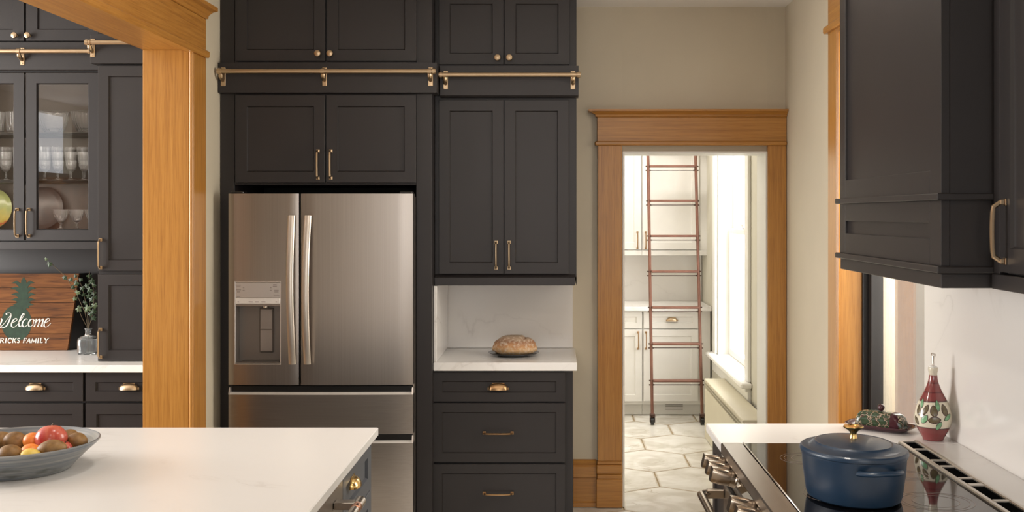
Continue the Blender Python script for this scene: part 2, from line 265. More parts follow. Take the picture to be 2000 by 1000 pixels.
# ------------------------------------------------------------------ mesh building
class M:
    def __init__(s): s.v = []; s.f = []; s.sm = []
    def add(s, vs, fs, smooth=False):
        o = len(s.v); s.v += [tuple(p) for p in vs]
        for f in fs: s.f.append(tuple(i + o for i in f)); s.sm.append(smooth)
        return s
    def box(s, x0, x1, y0, y1, z0, z1, c=0.0012):
        x0, x1 = min(x0, x1), max(x0, x1); y0, y1 = min(y0, y1), max(y0, y1); z0, z1 = min(z0, z1), max(z0, z1)
        c = min(c, (x1 - x0) / 2.2, (y1 - y0) / 2.2, (z1 - z0) / 2.2)
        if c <= 0:
            vs = [(x, y, z) for x in (x0, x1) for y in (y0, y1) for z in (z0, z1)]
            return s.add(vs, [(0, 1, 3, 2), (4, 6, 7, 5), (0, 4, 5, 1), (2, 3, 7, 6), (0, 2, 6, 4), (1, 5, 7, 3)])
        vs = []; L = (x0, x1), (y0, y1), (z0, z1); idx = {}
        for i in (0, 1):
            for j in (0, 1):
                for k in (0, 1):
                    for a in range(3):
                        p = [L[0][i], L[1][j], L[2][k]]
                        for b in range(3):
                            if b != a: p[b] += c if (i, j, k)[b] == 0 else -c
                        idx[(i, j, k, a)] = len(vs); vs.append(p)
        fs = []
        for a in range(3):
            b, d = [q for q in range(3) if q != a]
            for e in (0, 1):
                q = []
                for (m, n) in ((0, 0), (1, 0), (1, 1), (0, 1)):
                    t = [0, 0, 0]; t[a] = e; t[b] = m; t[d] = n; q.append(idx[(*t, a)])
                fs.append(tuple(q))
        for a in range(3):           # edges along axis a
            b, d = [q for q in range(3) if q != a]
            for m in (0, 1):
                for n in (0, 1):
                    t0 = [0, 0, 0]; t0[b] = m; t0[d] = n; t1 = list(t0); t1[a] = 1
                    fs.append((idx[(*t0, b)], idx[(*t1, b)], idx[(*t1, d)], idx[(*t0, d)]))
        for i in (0, 1):
            for j in (0, 1):
                for k in (0, 1): fs.append(tuple(idx[(i, j, k, a)] for a in range(3)))
        return s.add(vs, fs)
    def tube(s, pts, r, n=10, caps=True, smooth=True, flat=None):
        pts = [Vector(p) for p in pts]; R = r if isinstance(r, (list, tuple)) else [r] * len(pts)
        T = []
        for i in range(len(pts)):
            a = pts[max(0, i - 1)]; b = pts[min(len(pts) - 1, i + 1)]; T.append((b - a).normalized())
        up = Vector((0, 0, 1)) if abs(T[0].z) < 0.9 else Vector((1, 0, 0))
        if flat and len(flat) == 3: up = Vector(flat[2])
        u = (up - T[0] * up.dot(T[0])).normalized(); vs = []
        fa, fb = (flat[0], flat[1]) if flat else (1, 1)
        for i, p in enumerate(pts):
            u = (u - T[i] * u.dot(T[i])).normalized(); w_ = T[i].cross(u)
            for k in range(n):
                a = 2 * PI * (k + 0.5) / n
                vs.append(p + (u * math.cos(a) * fa + w_ * math.sin(a) * fb) * R[i])
        fs = [(i * n + k, i * n + (k + 1) % n, (i + 1) * n + (k + 1) % n, (i + 1) * n + k) for i in range(len(pts) - 1) for k in range(n)]
        s.add(vs, fs, smooth)
        if caps:
            m = len(vs); s.add(vs[:n], [tuple(range(n))]); s.add(vs[m - n:], [tuple(range(n))])
        return s
    def lathe(s, prof, n=32, cx=0, cy=0, cz=0, sx=1, sy=1, rot=0, smooth=True, axis='z', wob=None):
        vs = []
        for (r, z) in prof:
            for k in range(n):
                a = 2 * PI * k / n; rr = r * (wob(a, z) if wob else 1)
                x = rr * math.cos(a) * sx; y = rr * math.sin(a) * sy
                x, y = x * math.cos(rot) - y * math.sin(rot), x * math.sin(rot) + y * math.cos(rot)
                if axis == 'z': vs.append((cx + x, cy + y, cz + z))
                elif axis == '-y': vs.append((cx + x, cy - z, cz + y))
                elif axis == '-x': vs.append((cx - z, cy + x, cz + y))
        m = len(prof)
        fs = [(i * n + k, i * n + (k + 1) % n, (i + 1) * n + (k + 1) % n, (i + 1) * n + k) for i in range(m - 1) for k in range(n)]
        s.add(vs, fs, smooth)
        if prof[0][0] > 1e-5 and prof[-1] != prof[0]: s.add(vs[:n], [tuple(range(n))])
        if prof[-1][0] > 1e-5 and prof[-1] != prof[0]: s.add(vs[-n:], [tuple(range(n))])
        return s
    def prism(s, poly, axis, a0, a1, smooth=False):
        # poly in the two other axes (cyclic order: x->(y,z)  y->(x,z)  z->(x,y)), extruded along axis
        def P(q, a): return {'x': (a, q[0], q[1]), 'y': (q[0], a, q[1]), 'z': (q[0], q[1], a)}[axis]
        n = len(poly); vs = [P(q, a0) for q in poly] + [P(q, a1) for q in poly]
        s.add(vs, [tuple(range(n)), tuple(range(2 * n - 1, n - 1, -1))])
        s.add(vs, [(i, (i + 1) % n, n + (i + 1) % n, n + i) for i in range(n)], smooth)
        return s
    def rotz(s, a, c=(0, 0)):
        ca, sa = math.cos(a), math.sin(a)
        s.v = [(c[0] + (x - c[0]) * ca - (y - c[1]) * sa, c[1] + (x - c[0]) * sa + (y - c[1]) * ca, z) for x, y, z in s.v]; return s
    def move(s, x, y, z): s.v = [(a + x, b + y, c + z) for a, b, c in s.v]; return s
    def mesh(s, name):
        me = bpy.data.meshes.new(name); me.from_pydata(s.v, [], s.f)
        me.polygons.foreach_set('use_smooth', s.sm)
        import bmesh
        bm = bmesh.new(); bm.from_mesh(me); bmesh.ops.remove_doubles(bm, verts=bm.verts, dist=1e-6)
        bmesh.ops.recalc_face_normals(bm, faces=bm.faces)
        for e in bm.edges:
            if len(e.link_faces) == 2 and e.calc_face_angle(0) > 0.7: e.smooth = False
        bm.to_mesh(me); bm.free(); return me
OFF = {}
def link_mesh(name, me, mat, parent, loc):
    o = bpy.data.objects.new(name, me); COL.objects.link(o)
    if not me.materials: me.materials.append(mat)
    if parent is not None:
        o.parent = parent; po = OFF[parent.name]; o.location = Vector(loc) - po
    else: o.location = loc
    OFF[o.name] = Vector(loc)
    return o
def part(name, mb, mat, parent=None, label=None, kind=None):
    """mesh built in the coordinates of its thing's building frame; its origin goes to the middle of its box"""
    xs, ys, zs = zip(*mb.v); c = Vector(((min(xs) + max(xs)) / 2, (min(ys) + max(ys)) / 2, (min(zs) + max(zs)) / 2))
    mb.v = [(a - c.x, b - c.y, d - c.z) for a, b, d in mb.v]
    o = link_mesh(name, mb.mesh(name), mat, parent, c)
    if label: o['label'] = label
    if kind: o['kind'] = kind
    return o
ROT = {}
def place(name, me, mat, parent, loc, rz=0, rot=None):
    o = link_mesh(name, me, mat, parent, loc)
    pr_ = ROT.get(parent.name, 0) if parent is not None else 0
    if pr_:
        o.location = Matrix.Rotation(-pr_, 3, 'Z') @ o.location; rz -= pr_
    o.rotation_euler = rot if rot else (0, 0, rz); ROT[o.name] = rz + pr_ if not rot else 0
    return o
def thing(name, label, cat, loc, rz=0, group=None, local=False):
    o = bpy.data.objects.new(name, None); COL.objects.link(o); o.location = loc; o.rotation_euler = (0, 0, rz)
    o.empty_display_size = 0.05
    o['label'] = label; o['category'] = cat
    if group: o['group'] = group
    OFF[o.name] = Vector((0, 0, 0)) if local else Vector(loc)
    return o
def tag(o, label, cat, group=None):
    o['label'] = label; o['category'] = cat
    if group: o['group'] = group
    return o
def struct(name, mb, mat, parent=None):
    o = part(name, mb, mat, parent); o['kind'] = 'structure'; return o
def sroot(name, loc):
    o = bpy.data.objects.new(name, None); COL.objects.link(o); o.location = loc; o['kind'] = 'structure'; OFF[o.name] = Vector(loc); return o
def dup(root, loc, label=None, rz=None):
    r = root.copy(); COL.objects.link(r); r.location = loc
    if rz is not None: r.rotation_euler = (0, 0, rz)
    if label: r['label'] = label
    for ch in list(root.children):
        c = ch.copy(); COL.objects.link(c); c.parent = r
        for g in list(ch.children):
            d = g.copy(); COL.objects.link(d); d.parent = c
    return r

# ------------------------------------------------------------------ structure
CZ = 2.877; YB = 6.42; XL = -1.72; XLR = -1.915; XR = 1.331
# floor: grout bed with hexagonal marble tiles, and boards under the left room
fl = struct('floor', M().box(XLR, 1.45, -2.5, 9.9, -0.05, -0.004, 0), GROUT)
struct('floor', M().box(-5.4, XLR, -2.5, 6.6, -0.05, 0.0, 0), SUBFLOOR)
def clip(poly, ax, lim, keep_less):
    out = []
    for i in range(len(poly)):
        a, b = poly[i], poly[(i + 1) % len(poly)]
        ia = (a[ax] <= lim) == keep_less or a[ax] == lim; ib = (b[ax] <= lim) == keep_less or b[ax] == lim
        if ia: out.append(a)
        if ia != ib:
            t = (lim - a[ax]) / (b[ax] - a[ax]); out.append((a[0] + (b[0] - a[0]) * t, a[1] + (b[1] - a[1]) * t))
    return out
HW, HE, HSL = 0.51, 0.385, 0.157
tile_cache = {}
for j in range(-3, 10):
    for i in range(-8, 4):
        cx = 0.905 + i * HW + (HW / 2 if j % 2 else 0); cy = 7.07 + (j - 4) * (HE + HSL)
        if cy < 2.0 or cy > 9.9: continue
        g = 0.0042
        poly = [(cx + HW / 2 - g, cy - HE / 2), (cx + HW / 2 - g, cy + HE / 2), (cx, cy + HE / 2 + HSL - g), (cx - HW / 2 + g, cy + HE / 2), (cx - HW / 2 + g, cy - HE / 2), (cx, cy - HE / 2 - HSL + g)]
        xl = -1.70 if cy < YB + .1 else -0.55
        q = poly
        for (ax, lim, less) in ((0, 1.305, True), (0, xl, False), (1, 9.86, True)):
            if len(q) > 2: q = clip(q, ax, lim, less)
        if len(q) < 3: continue
        full = len(q) == 6 and max(abs(a[0] - b[0]) + abs(a[1] - b[1]) for a, b in zip(q, poly)) < 1e-6
        if full and 'm' in tile_cache:
            place('tile', tile_cache['m'], TILE, fl, (cx, cy, -0.002 + random.uniform(0, 0.0006)))
        else:
            mb = M(); n = len(q); mx_ = sum(p[0] for p in q) / n; my_ = sum(p[1] for p in q) / n
            if full: mx_, my_ = cx, cy
            inner = [(mx_ + (p[0] - mx_) * 0.985, my_ + (p[1] - my_) * 0.985) for p in q]; core = [(mx_ + (p[0] - mx_) * 0.84, my_ + (p[1] - my_) * 0.84) for p in q]
            vs = [(p[0] - mx_, p[1] - my_, -0.002) for p in q] + [(p[0] - mx_, p[1] - my_, 0.001) for p in q] + [(p[0] - mx_, p[1] - my_, 0.002) for p in inner] + [(p[0] - mx_, p[1] - my_, 0.0021) for p in core]
            fs = [(k, (k + 1) % n, n + (k + 1) % n, n + k) for k in range(n)] + [(n + k, n + (k + 1) % n, 2 * n + (k + 1) % n, 2 * n + k) for k in range(n)] + [(2 * n + k, 2 * n + (k + 1) % n, 3 * n + (k + 1) % n, 3 * n + k) for k in range(n)] + [tuple(range(3 * n, 4 * n)), tuple(range(n))]
            mb.add(vs, fs); me = mb.mesh('tile'); at_ = me.attributes.new('edge', 'FLOAT', 'POINT'); at_.data.foreach_set('value', [0.0 if v.co.z > 0.00205 else 1.0 for v in me.vertices])
            if full: tile_cache['m'] = me
            place('tile', me, TILE, fl, (mx_, my_, -0.002))
struct('ceiling', M().box(-5.4, 1.6, -2.5, YB + .2, CZ, CZ + .1, 0), CEIL)
struct('ceiling', M().box(-0.65, 1.6, YB + .2, 10, CZ, CZ + .1, 0), CEIL)
# back wall with the doorway (opening X .389..1.227, Z 0..2.045)
DX0, DX1, DZ = 0.391, 1.226, 2.045
TH = 0.25
struct('wall_back', M().box(-5.4, DX0, YB, YB + TH, 0, CZ, 0), WALLP)
struct('wall_back', M().box(DX1, 1.6, YB, YB + TH, 0, CZ, 0), WALLP)
struct('wall_back', M().box(DX0, DX1, YB, YB + TH, DZ, CZ, 0), WALLP)
struct('trim_1', M().box(DX0, DX0 + .012, YB - .02, YB + TH + .01, 0, DZ, .001).box(DX1 - .012, DX1, YB - .02, YB + TH + .01, 0, DZ, .001).box(DX0 + .012, DX1 - .012, YB - .02, YB + TH + .01, DZ - .012, DZ, .001), WHITETRIM)
# left wall: stub beyond the wide opening, header over it
struct('wall_left', M().box(XLR, XL, 5.23, YB, 0, CZ, 0), WALLP)
struct('wall_left', M().box(XLR, XL, -2.5, 5.23, 2.50, CZ, 0), WALLP)
struct('wall_left', M().box(XLR, XL, -2.5, -0.6, 0, 2.50, 0), WALLP)
# right wall: far piece, then window, then the piece behind the range
WY0, WY1, WZ0, WZ1 = 4.12, 5.17, 0.62, 2.545
struct('wall_right', M().box(XR, XR + .25, WY1, YB, 0, CZ, 0), WALLP)
struct('wall_right', M().box(1.372, XR + .25, -2.5, WY0, 0, CZ, 0), WALLP)
struct('wall_right', M().box(XR, XR + .25, WY0, WY1, WZ1, CZ, 0), WALLP)
struct('wall_right', M().box(XR, XR + .25, WY0, WY1, 0, WZ0, 0), WALLP)
# rear wall and the far side of the left room, with window openings
struct('wall_rear', M().box(-5.4, -1.2, -2.6, -2.5, 0, CZ, 0).box(1.2, 1.6, -2.6, -2.5, 0, CZ, 0).box(-1.2, 1.2, -2.6, -2.5, 0, 0.9, 0).box(-1.2, 1.2, -2.6, -2.5, 2.6, CZ, 0), WALLP)
struct('wall_left_room', M().box(-5.4, -5.3, -2.5, 6.6, 0, 0.7, 0).box(-5.4, -5.3, -2.5, 6.6, 2.75, CZ, 0).box(-5.4, -5.3, -2.5, 2.85, .7, 2.12, 0).box(-5.4, -5.3, -2.5, -.05, 2.12, 2.75, 0).box(-5.4, -5.3, .95, 2.85, 2.12, 2.75, 0).box(-5.4, -5.3, 5.25, 6.6, .7, 2.75, 0), WALLP)  # small high opening added so the cabinet glass reflects bright sky
# pantry shell
PXR = 1.31; PYB = 9.89
struct('wall_pantry_back', M().box(-0.65, 1.6, PYB, PYB + .1, 0, CZ, 0), PANTRYWALL)
struct('wall_pantry_left', M().box(-0.65, -0.55, YB + TH, PYB, 0, CZ, 0), PANTRYWALL)
PWY0, PWY1, PWZ0, PWZ1 = 7.55, 8.95, 0.56, 2.55; PWZB = 0.524
struct('wall_pantry_right', M().box(PXR, PXR + .25, YB + TH, PWY0, 0, CZ, 0).box(PXR, PXR + .25, PWY1, PYB, 0, CZ, 0).box(PXR, PXR + .25, PWY0, PWY1, 0, PWZB, 0).box(PXR, PXR + .25, PWY0, PWY1, PWZ1, CZ, 0), PANTRYWALL)

# oak door casing on the back wall
def casing_back():
    r = sroot('trim_2', (0.81, YB, 0))
    yf = 6.375
    zt = PZ(284, yf) ; X0, X1 = PX(1166, yf), XR - .002
    xi0, xi1 = PX(1215, yf), PX(1500, yf)
    zp = PZ(901, yf)
    part('side_casing', M().box(X0 + .004, xi0, yf, YB, zp, zt, .003), OAKZ, r)
    part('side_casing', M().box(xi1, X1, yf, YB, 0.003, zt, .003), OAKZ, r)
    ypb = yf - .008
    z1, z2, z3 = PZ(936, yf), PZ(925, yf), zp
    part('plinth_block', M().box(X0 - .004, xi0 + .002, ypb, YB, 0.003, z1, .003).box(X0 - .001, xi0 + .001, ypb + .004, YB, z1, z1 + .03, .004).box(X0 - .004, xi0 + .002, ypb - .003, YB, z1 + .03, zp - .02, .005).box(X0, xi0, ypb + .004, YB, zp - .02, zp, .004), OAKX, r)
    zf0, zf1 = PZ(276, yf), PZ(229, yf)
    part('head_bead', M().box(X0 - .012, X1, yf - .016, YB, zt, zf0, .005), OAKX, r)
    part('frieze', M().box(X0 + .002, X1, yf, YB, zf0, zf1, .001), OAKX, r)
    top = PZ(213, yf - .05); hh = top - zf1
    prof = [(0, 0), (.010, .004), (.012, .35 * hh), (.030, .6 * hh), (.046, .72 * hh), (.052, .74 * hh), (.052, hh), (0, hh)]
    mb = M(); n = len(prof)
    vs = [(X0 - p[0] + .002, yf - p[0], zf1 + p[1]) for p in prof] + [(X1, yf - p[0], zf1 + p[1]) for p in prof] + [(X0 - p[0] + .002, YB - .001, zf1 + p[1]) for p in prof] + [(X1, YB - .001, zf1 + p[1]) for p in prof]
    fs = []
    for i in range(n):
        j = (i + 1) % n
        fs += [(i, j, n + j, n + i), (2 * n + i, 2 * n + j, j, i)]
    fs += [tuple(range(n, 2 * n)) + (), tuple(range(2 * n, 3 * n)), (n - 1, 2 * n - 1, 4 * n - 1, 3 * n - 1)]
    part('crown_moulding', mb.add(vs, fs), OAKX, r)
casing_back()
# baseboard between base cabinet and casing
bx0, bx1 = 0.108, PX(1166, 6.375) - .002
def base_b(name, x0, x1):
    y = YB; prof = [(0, .003), (-.034, .003), (-.034, .028), (-.026, .034), (-.026, PZ(934, 6.39)), (-.036, PZ(932, 6.39)), (-.036, PZ(912, 6.39)), (-.024, PZ(908, 6.39)), (-.028, PZ(903, 6.39)), (-.016, PZ(900, 6.39)), (0, PZ(899, 6.39))]
    struct(name, M().prism([(y + a, b) for a, b in prof], 'x', x0, x1), OAKX)
base_b('baseboard_back', bx0, bx1)

# oak casing of the wide opening in the left wall (face X=-1.69)
def casing_left():
    r = sroot('trim_3', (XL, 5.2, 0))
    xf = -1.688; yj = 5.205; zt = PZ(97, 5.2)
    ye = xf * F / (402.5 - VX)
    part('jamb', M().box(XLR - .01, xf - .022, yj, 5.232, 0.003, zt, .002), OAKZ, r)
    part('edge_bead', M().tube([(xf - .011, yj + .004, 0.003), (xf - .011, yj + .004, zt)], .0105, 10), OAKZ, r)
    part('side_casing', M().box(XL - .001, xf, yj + .006, ye, 0.003, zt - .012, .003), OAKZ, r)
    part('soffit', M().box(XLR - .01, xf - .022, -0.6, 5.232, zt, zt + .03, .002), OAKY, r)
    part('head_bead', M().box(XL - .001, xf + .016, -0.6, ye + .012, zt - .012, zt + .022, .006), OAKY, r)
    zf = PZ(38, 5.4)
    part('frieze', M().box(XL - .001, xf, -0.6, ye, zt + .022, zf, .002), OAKY, r)
    prof = [(0, 0), (.008, .002), (.010, .018), (.026, .036), (.038, .042), (.044, .044), (.044, .062), (0, .062)]
    mb = M(); n = len(prof)
    vs = [(xf + p[0], -0.6, zf + p[1]) for p in prof] + [(xf + p[0], ye + p[0], zf + p[1]) for p in prof] + [(XL, ye + p[0], zf + p[1]) for p in prof]
    fs = []
    for i in range(n):
        j = (i + 1) % n; fs += [(i, j, n + j, n + i), (n + i, n + j, 2 * n + j, 2 * n + i)]
    fs += [tuple(range(n)), (n - 1, 2 * n - 1, 3 * n - 1), tuple(range(2 * n, 3 * n))]
    part('crown_moulding', mb.add(vs, fs), OAKY, r)
casing_left()

# kitchen window in the right wall
def kitchen_window():
    r = sroot('window_1', (XR, 4.65, WZ0))
    xf = 1.308; xg = 1.485; y1 = WY1 ; yo = xf * F / (1617 - VX)
    part('side_casing', M().box(xf, XR + .002, y1, yo, WZ0 - .1, 2.575, .003), OAKZ, r)
    part('far_jamb', M().box(xf + .008, 1.424, y1 - .014, y1 + .01, WZ0, WZ1, .002).box(xf + .001, xf + .014, y1 - .020, y1 + .004, WZ0, WZ1, .004), OAKZ, r)
    part('near_jamb', M().box(1.38, 1.424, WY0 - .002, WY0 + .02, WZ0, WZ1, .002), OAKZ, r)
    part('head_jamb', M().box(xf + .002, 1.424, WY0 + .02, y1 - .014, WZ1 - .02, WZ1 + .004, .002), OAKY, r)
    part('window_sill', M().box(xf - .02, 1.424, WY0 + .02, y1 - .014, WZ0 - .002, WZ0 + .02, .003), OAKY, r)
    part('head_bead', M().box(xf - .022, XR, WY0 + .05, yo + .014, 2.545, 2.578, .006), OAKY, r)
    part('frieze', M().box(xf, XR, WY0 + .05, yo, 2.578, 2.76, .002), OAKY, r)
    # dark bronze sash: stiles facing the room and the reveal
    fr = part('sash', M().box(1.424, 1.505, y1 - .030, y1 - .002, WZ0, WZ1, .002).box(1.450, 1.505, y1 - .075, y1 - .030, WZ0 + .02, WZ1, .002)
              .box(1.424, 1.505, WY0 + .002, WY0 + .06, WZ0, WZ1, .002).box(1.44, 1.505, WY0 + .06, y1 - .075, WZ0, WZ0 + .06, .002).box(1.44, 1.505, WY0 + .06, y1 - .075, WZ1 - .07, WZ1, .002), SASHB, r)
    part('pane', M().box(xg, xg + .006, WY0 + .06, y1 - .075, WZ0 + .06, WZ1 - .07, 0), WIN, r)
kitchen_window()
# exterior: neighbouring house wall
nb = part('neighbouring_house', M().box(3.6, 3.8, -1, 13, -1.5, 5.5, 0), SIDING)
tag(nb, 'pale pink wall of the house outside the kitchen window', 'house')

# pantry window
def pantry_window():
    r = sroot('window_2', (PXR, 8.25, PWZ0))
    xf = 1.288
    part('side_casing', M().box(xf, PXR, PWY1, PWY1 + .13, PWZ0 - .0, 2.6, .004), WHITETRIM, r)
    part('side_casing', M().box(xf, PXR, PWY0 - .13, PWY0, PWZ0 - .0, 2.6, .004), WHITETRIM, r)
    part('head_casing', M().box(xf, PXR, PWY0 - .15, PWY1 + .15, 2.55, 2.7, .004), WHITETRIM, r)
    part('window_stool', M().box(1.235, PXR - .001, PWY0 - .18, PWY1 + .16, .525, .56, .008).box(PXR, PXR + .25, PWY0, PWY1, .525, .5598, .001), WHITETRIM, r)
    part('apron', M().box(xf - .003, PXR, PWY0 - .14, PWY1 + .13, .415, .525, .004).box(xf - .022, PXR, PWY0 - .15, PWY1 + .14, .50, .525, .006), WHITETRIM, r)
    part('jamb', M().box(PXR + .002, PXR + .14, PWY1 - .012, PWY1 + .004, PWZ0, PWZ1, .001), WHITETRIM, r)
    part('jamb', M().box(PXR + .002, PXR + .14, PWY0 - .004, PWY0 + .012, PWZ0, PWZ1, .001), WHITETRIM, r)
    zm = 1.55
    for (a, b, x) in ((PWZ0 + .001, zm + .02, 1.40), (zm - .02, PWZ1, 1.435)):
        s_ = part('sash', M().box(x, x + .03, PWY0 + .012, PWY0 + .065, a, b, .003).box(x, x + .03, PWY1 - .065, PWY1 - .012, a, b, .003).box(x, x + .03, PWY0 + .065, PWY1 - .065, a, a + .05, .003).box(x, x + .03, PWY0 + .065, PWY1 - .065, b - .04, b, .003), WHITETRIM, r)
        part('pane', M().box(x + .012, x + .017, PWY0 + .06, PWY1 - .06, a + .04, b - .03, 0), WIN, s_)
    part('sash_lock', M().box(1.385, 1.40, 8.15, 8.22, zm + .018, zm + .032, .003).tube([(1.388, 8.185, zm + .03), (1.375, 8.16, zm + .05)], .006, 8), POLISHED, r)
pantry_window()

# ------------------------------------------------------------------ hardware meshes (shared)
def pull_mb(L=0.15, out=0.030):
    """bow pull standing upright, mounted on y=0, reaching towards -y"""
    m = M(); h = L / 2
    for s_ in (-1, 1):
        m.box(-.0085, .0085, -.004, 0, s_ * h - .0085, s_ * h + .0085, .001)
        m.box(-.006, .006, -.014, -.004, s_ * h - .006, s_ * h + .006, .001)
    pts = []
    for i in range(13):
        t = i / 12; z = -h + L * t; e = min(t, 1 - t)
        y = -.012 - (out - .012) * (1 - (1 - min(1, e / .11)) ** 2) - .003 * math.sin(PI * t)
        pts.append((0, y, z))
    m.tube(pts, .0062, 8, True, False, (1.0, .8))
    return m
PULL = {}
def pull(parent, x, y, z, L=0.15, rot=0.0, horiz=False, mat=None, label=None):
    key = (round(L, 3), horiz, (mat or BRASS).name)
    if key not in PULL:
        mb = pull_mb(L)
        if horiz: mb.v = [(c, b, a) for a, b, c in mb.v]
        me = mb.mesh('handle'); me.materials.append(mat or BRASS); PULL[key] = me
    o = place('handle', PULL[key], mat or BRASS, parent, (x, y, z), rot)
    if label: o['label'] = label
    return o
def cup_mb(w_=0.10, h_=0.034, d=0.028):
    m = M(); nu, nv = 18, 8; th = .0022
    for sc in (1.0, .93):
        vs = []
        for i in range(nu + 1):
            a = PI * i / nu
            for j in range(nv + 1):
                b = PI / 2 * j / nv
                x = -w_ / 2 * math.cos(a) * sc
                rr = math.sin(a) ** 0.55
                vs.append((x, -d * sc * rr * math.cos(b) - .001, h_ * sc * rr * math.sin(b) - h_ / 2))
        m.add(vs, [(i * (nv + 1) + j, (i + 1) * (nv + 1) + j, (i + 1) * (nv + 1) + j + 1, i * (nv + 1) + j + 1) for i in range(nu) for j in range(nv)], True)
    for s_ in (-1, 1):
        m.box(s_ * w_ * .5 - .006, s_ * w_ * .5 + .006, -.004, 0, -h_ / 2 - .001, -h_ / 2 + .012, .001)
    m.box(-w_ / 3, w_ / 3, -.003, 0, h_ / 2 - .005, h_ / 2 + .0008, .001)
    return m
CUPS = {}
def cup(parent, x, y, z, w_=0.10, rot=0.0, mat=None):
    key = (w_, (mat or BRASS).name)
    if key not in CUPS:
        me = cup_mb(w_, w_ * .36).mesh('cup_pull'); me.materials.append(mat or BRASS); CUPS[key] = me
    return place('cup_pull', CUPS[key], mat or BRASS, parent, (x, y, z), rot)
kme = M().lathe([(.009, 0), (.009, .003), (.006, .006), (.0055, .014), (.011, .018), (.0165, .022), (.0175, .026), (.0155, .031), (.009, .0335), (0, .034)], 20, axis='-y').mesh('knob')
def knob(parent, x, y, z, rot=0.0, mat=None): return place('knob', kme, mat or BRASS, parent, (x, y, z), rot)

def ring(m, W, Hh, prof, cx=0, cz=0):
    """mitred rectangular ring; prof = [(inset from outer edge, y)]"""
    vs = []; n = len(prof)
    for (d, y) in prof:
        for (sx, sz) in ((-1, -1), (1, -1), (1, 1), (-1, 1)): vs.append((cx + sx * (W / 2 - d), y, cz + sz * (Hh / 2 - d)))
    fs = []
    for i in range(n):
        j = (i + 1) % n
        for k in range(4): fs.append((i * 4 + k, i * 4 + (k + 1) % 4, j * 4 + (k + 1) % 4, j * 4 + k))
    return m.add(vs, fs)
def door(parent, cx, cy, cz, W, Hh, mat, rot=0.0, rail=0.057, th=0.02, name='door', panel=True, glass=None, rec=.009, label=None):
    """shaker front; (cx,cy,cz) = middle of its BACK plane, facing -y before rot"""
    m = ring(M(), W, Hh, [(0, 0), (0, -th + .0015), (.0015, -th), (rail, -th), (rail + .005, -th + rec), (rail + .005, 0)])
    o = place(name, m.mesh(name), mat, parent, (cx, cy, cz), rot)
    if label: o['label'] = label
    if panel:
        iw, ih = W - 2 * rail - .009, Hh - 2 * rail - .009
        if glass: pm = M().box(-iw / 2, iw / 2, -.009, -.005, -ih / 2, ih / 2, 0)
        else: pm = M().box(-iw / 2, iw / 2, -th + rec, -.002, -ih / 2, ih / 2, 0)
        p = bpy.data.objects.new('glass_pane' if glass else 'door_panel', pm.mesh('door_panel')); COL.objects.link(p)
        p.data.materials.append(glass or mat); p.parent = o
    return o
def door_px(parent, x0, x1, y0, y1, yf, mat, rail=0.057, th=0.02, **k):
    """front-facing door whose FRONT plane lies at yf; edges given where they are seen"""
    X0, X1, Z1, Z0 = PX(x0, yf), PX(x1, yf), PZ(y0, yf), PZ(y1, yf)
    return door(parent, (X0 + X1) / 2, yf + th, (Z0 + Z1) / 2, X1 - X0, Z1 - Z0, mat, 0, rail, th, **k)
def at(px, py, Y): return (PX(px, Y), Y, PZ(py, Y))

# ------------------------------------------------------------------ fridge surround
def fridge_cabinet():
    yf = 5.724; yd = 5.703
    r = thing('refrigerator_cabinet', 'tall charcoal built-in cabinet surrounding the stainless refrigerator', 'cabinet', (-1.18, 6.1, 0))
    xl0, xl1 = XL + .003, PX(458, yf); xr0, xr1 = PX(813, yf), -.6305
    zt = CZ - .004
    part('side_panel', M().box(xl0, xl1, yf, YB - .003, 0.003, zt), PAINT, r)
    part('side_panel', M().box(xr0, xr1, yf, YB - .003, 0.003, zt), PAINT, r)
    zb = PZ(361, yf)
    part('carcass', M().box(xl1 + .001, xr0 - .001, yf + .001, YB - .003, zb, zt), PAINT, r)
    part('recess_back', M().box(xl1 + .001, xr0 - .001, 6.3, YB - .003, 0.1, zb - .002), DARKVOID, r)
    part('rail_board', M().prism([(yf - .001, PZ(183, 5.70)), (5.685, PZ(181, 5.69)), (5.684, PZ(122.5, 5.684)), (yf - .001, PZ(122, 5.684))], 'x', XL + .003, PX(853, 5.684)), PAINT, r)
    part('rail_board_return', M().box(xr1 + .001, PX(853, 5.684), yf, 5.849, PZ(181, 5.69), PZ(122, 5.684)), PAINT, r)
    for (a, b, hx) in ((460, 634.5, 621), (637, 812, 646)):
        d = door_px(r, a, b, 185.5, 357, yd, PAINT, rail=.057, rec=.010); pull(d, PX(hx, yd), yd, PZ(321.5, yd), .14)
    for (a, b, hx) in ((460, 635, 622), (638, 813, 646)):
        d = door_px(r, a, b, -33, 119, yd, PAINT, rail=.057, rec=.010); knob(d, PX(hx, yd), yd, PZ(105.5, yd))
fridge_cabinet()

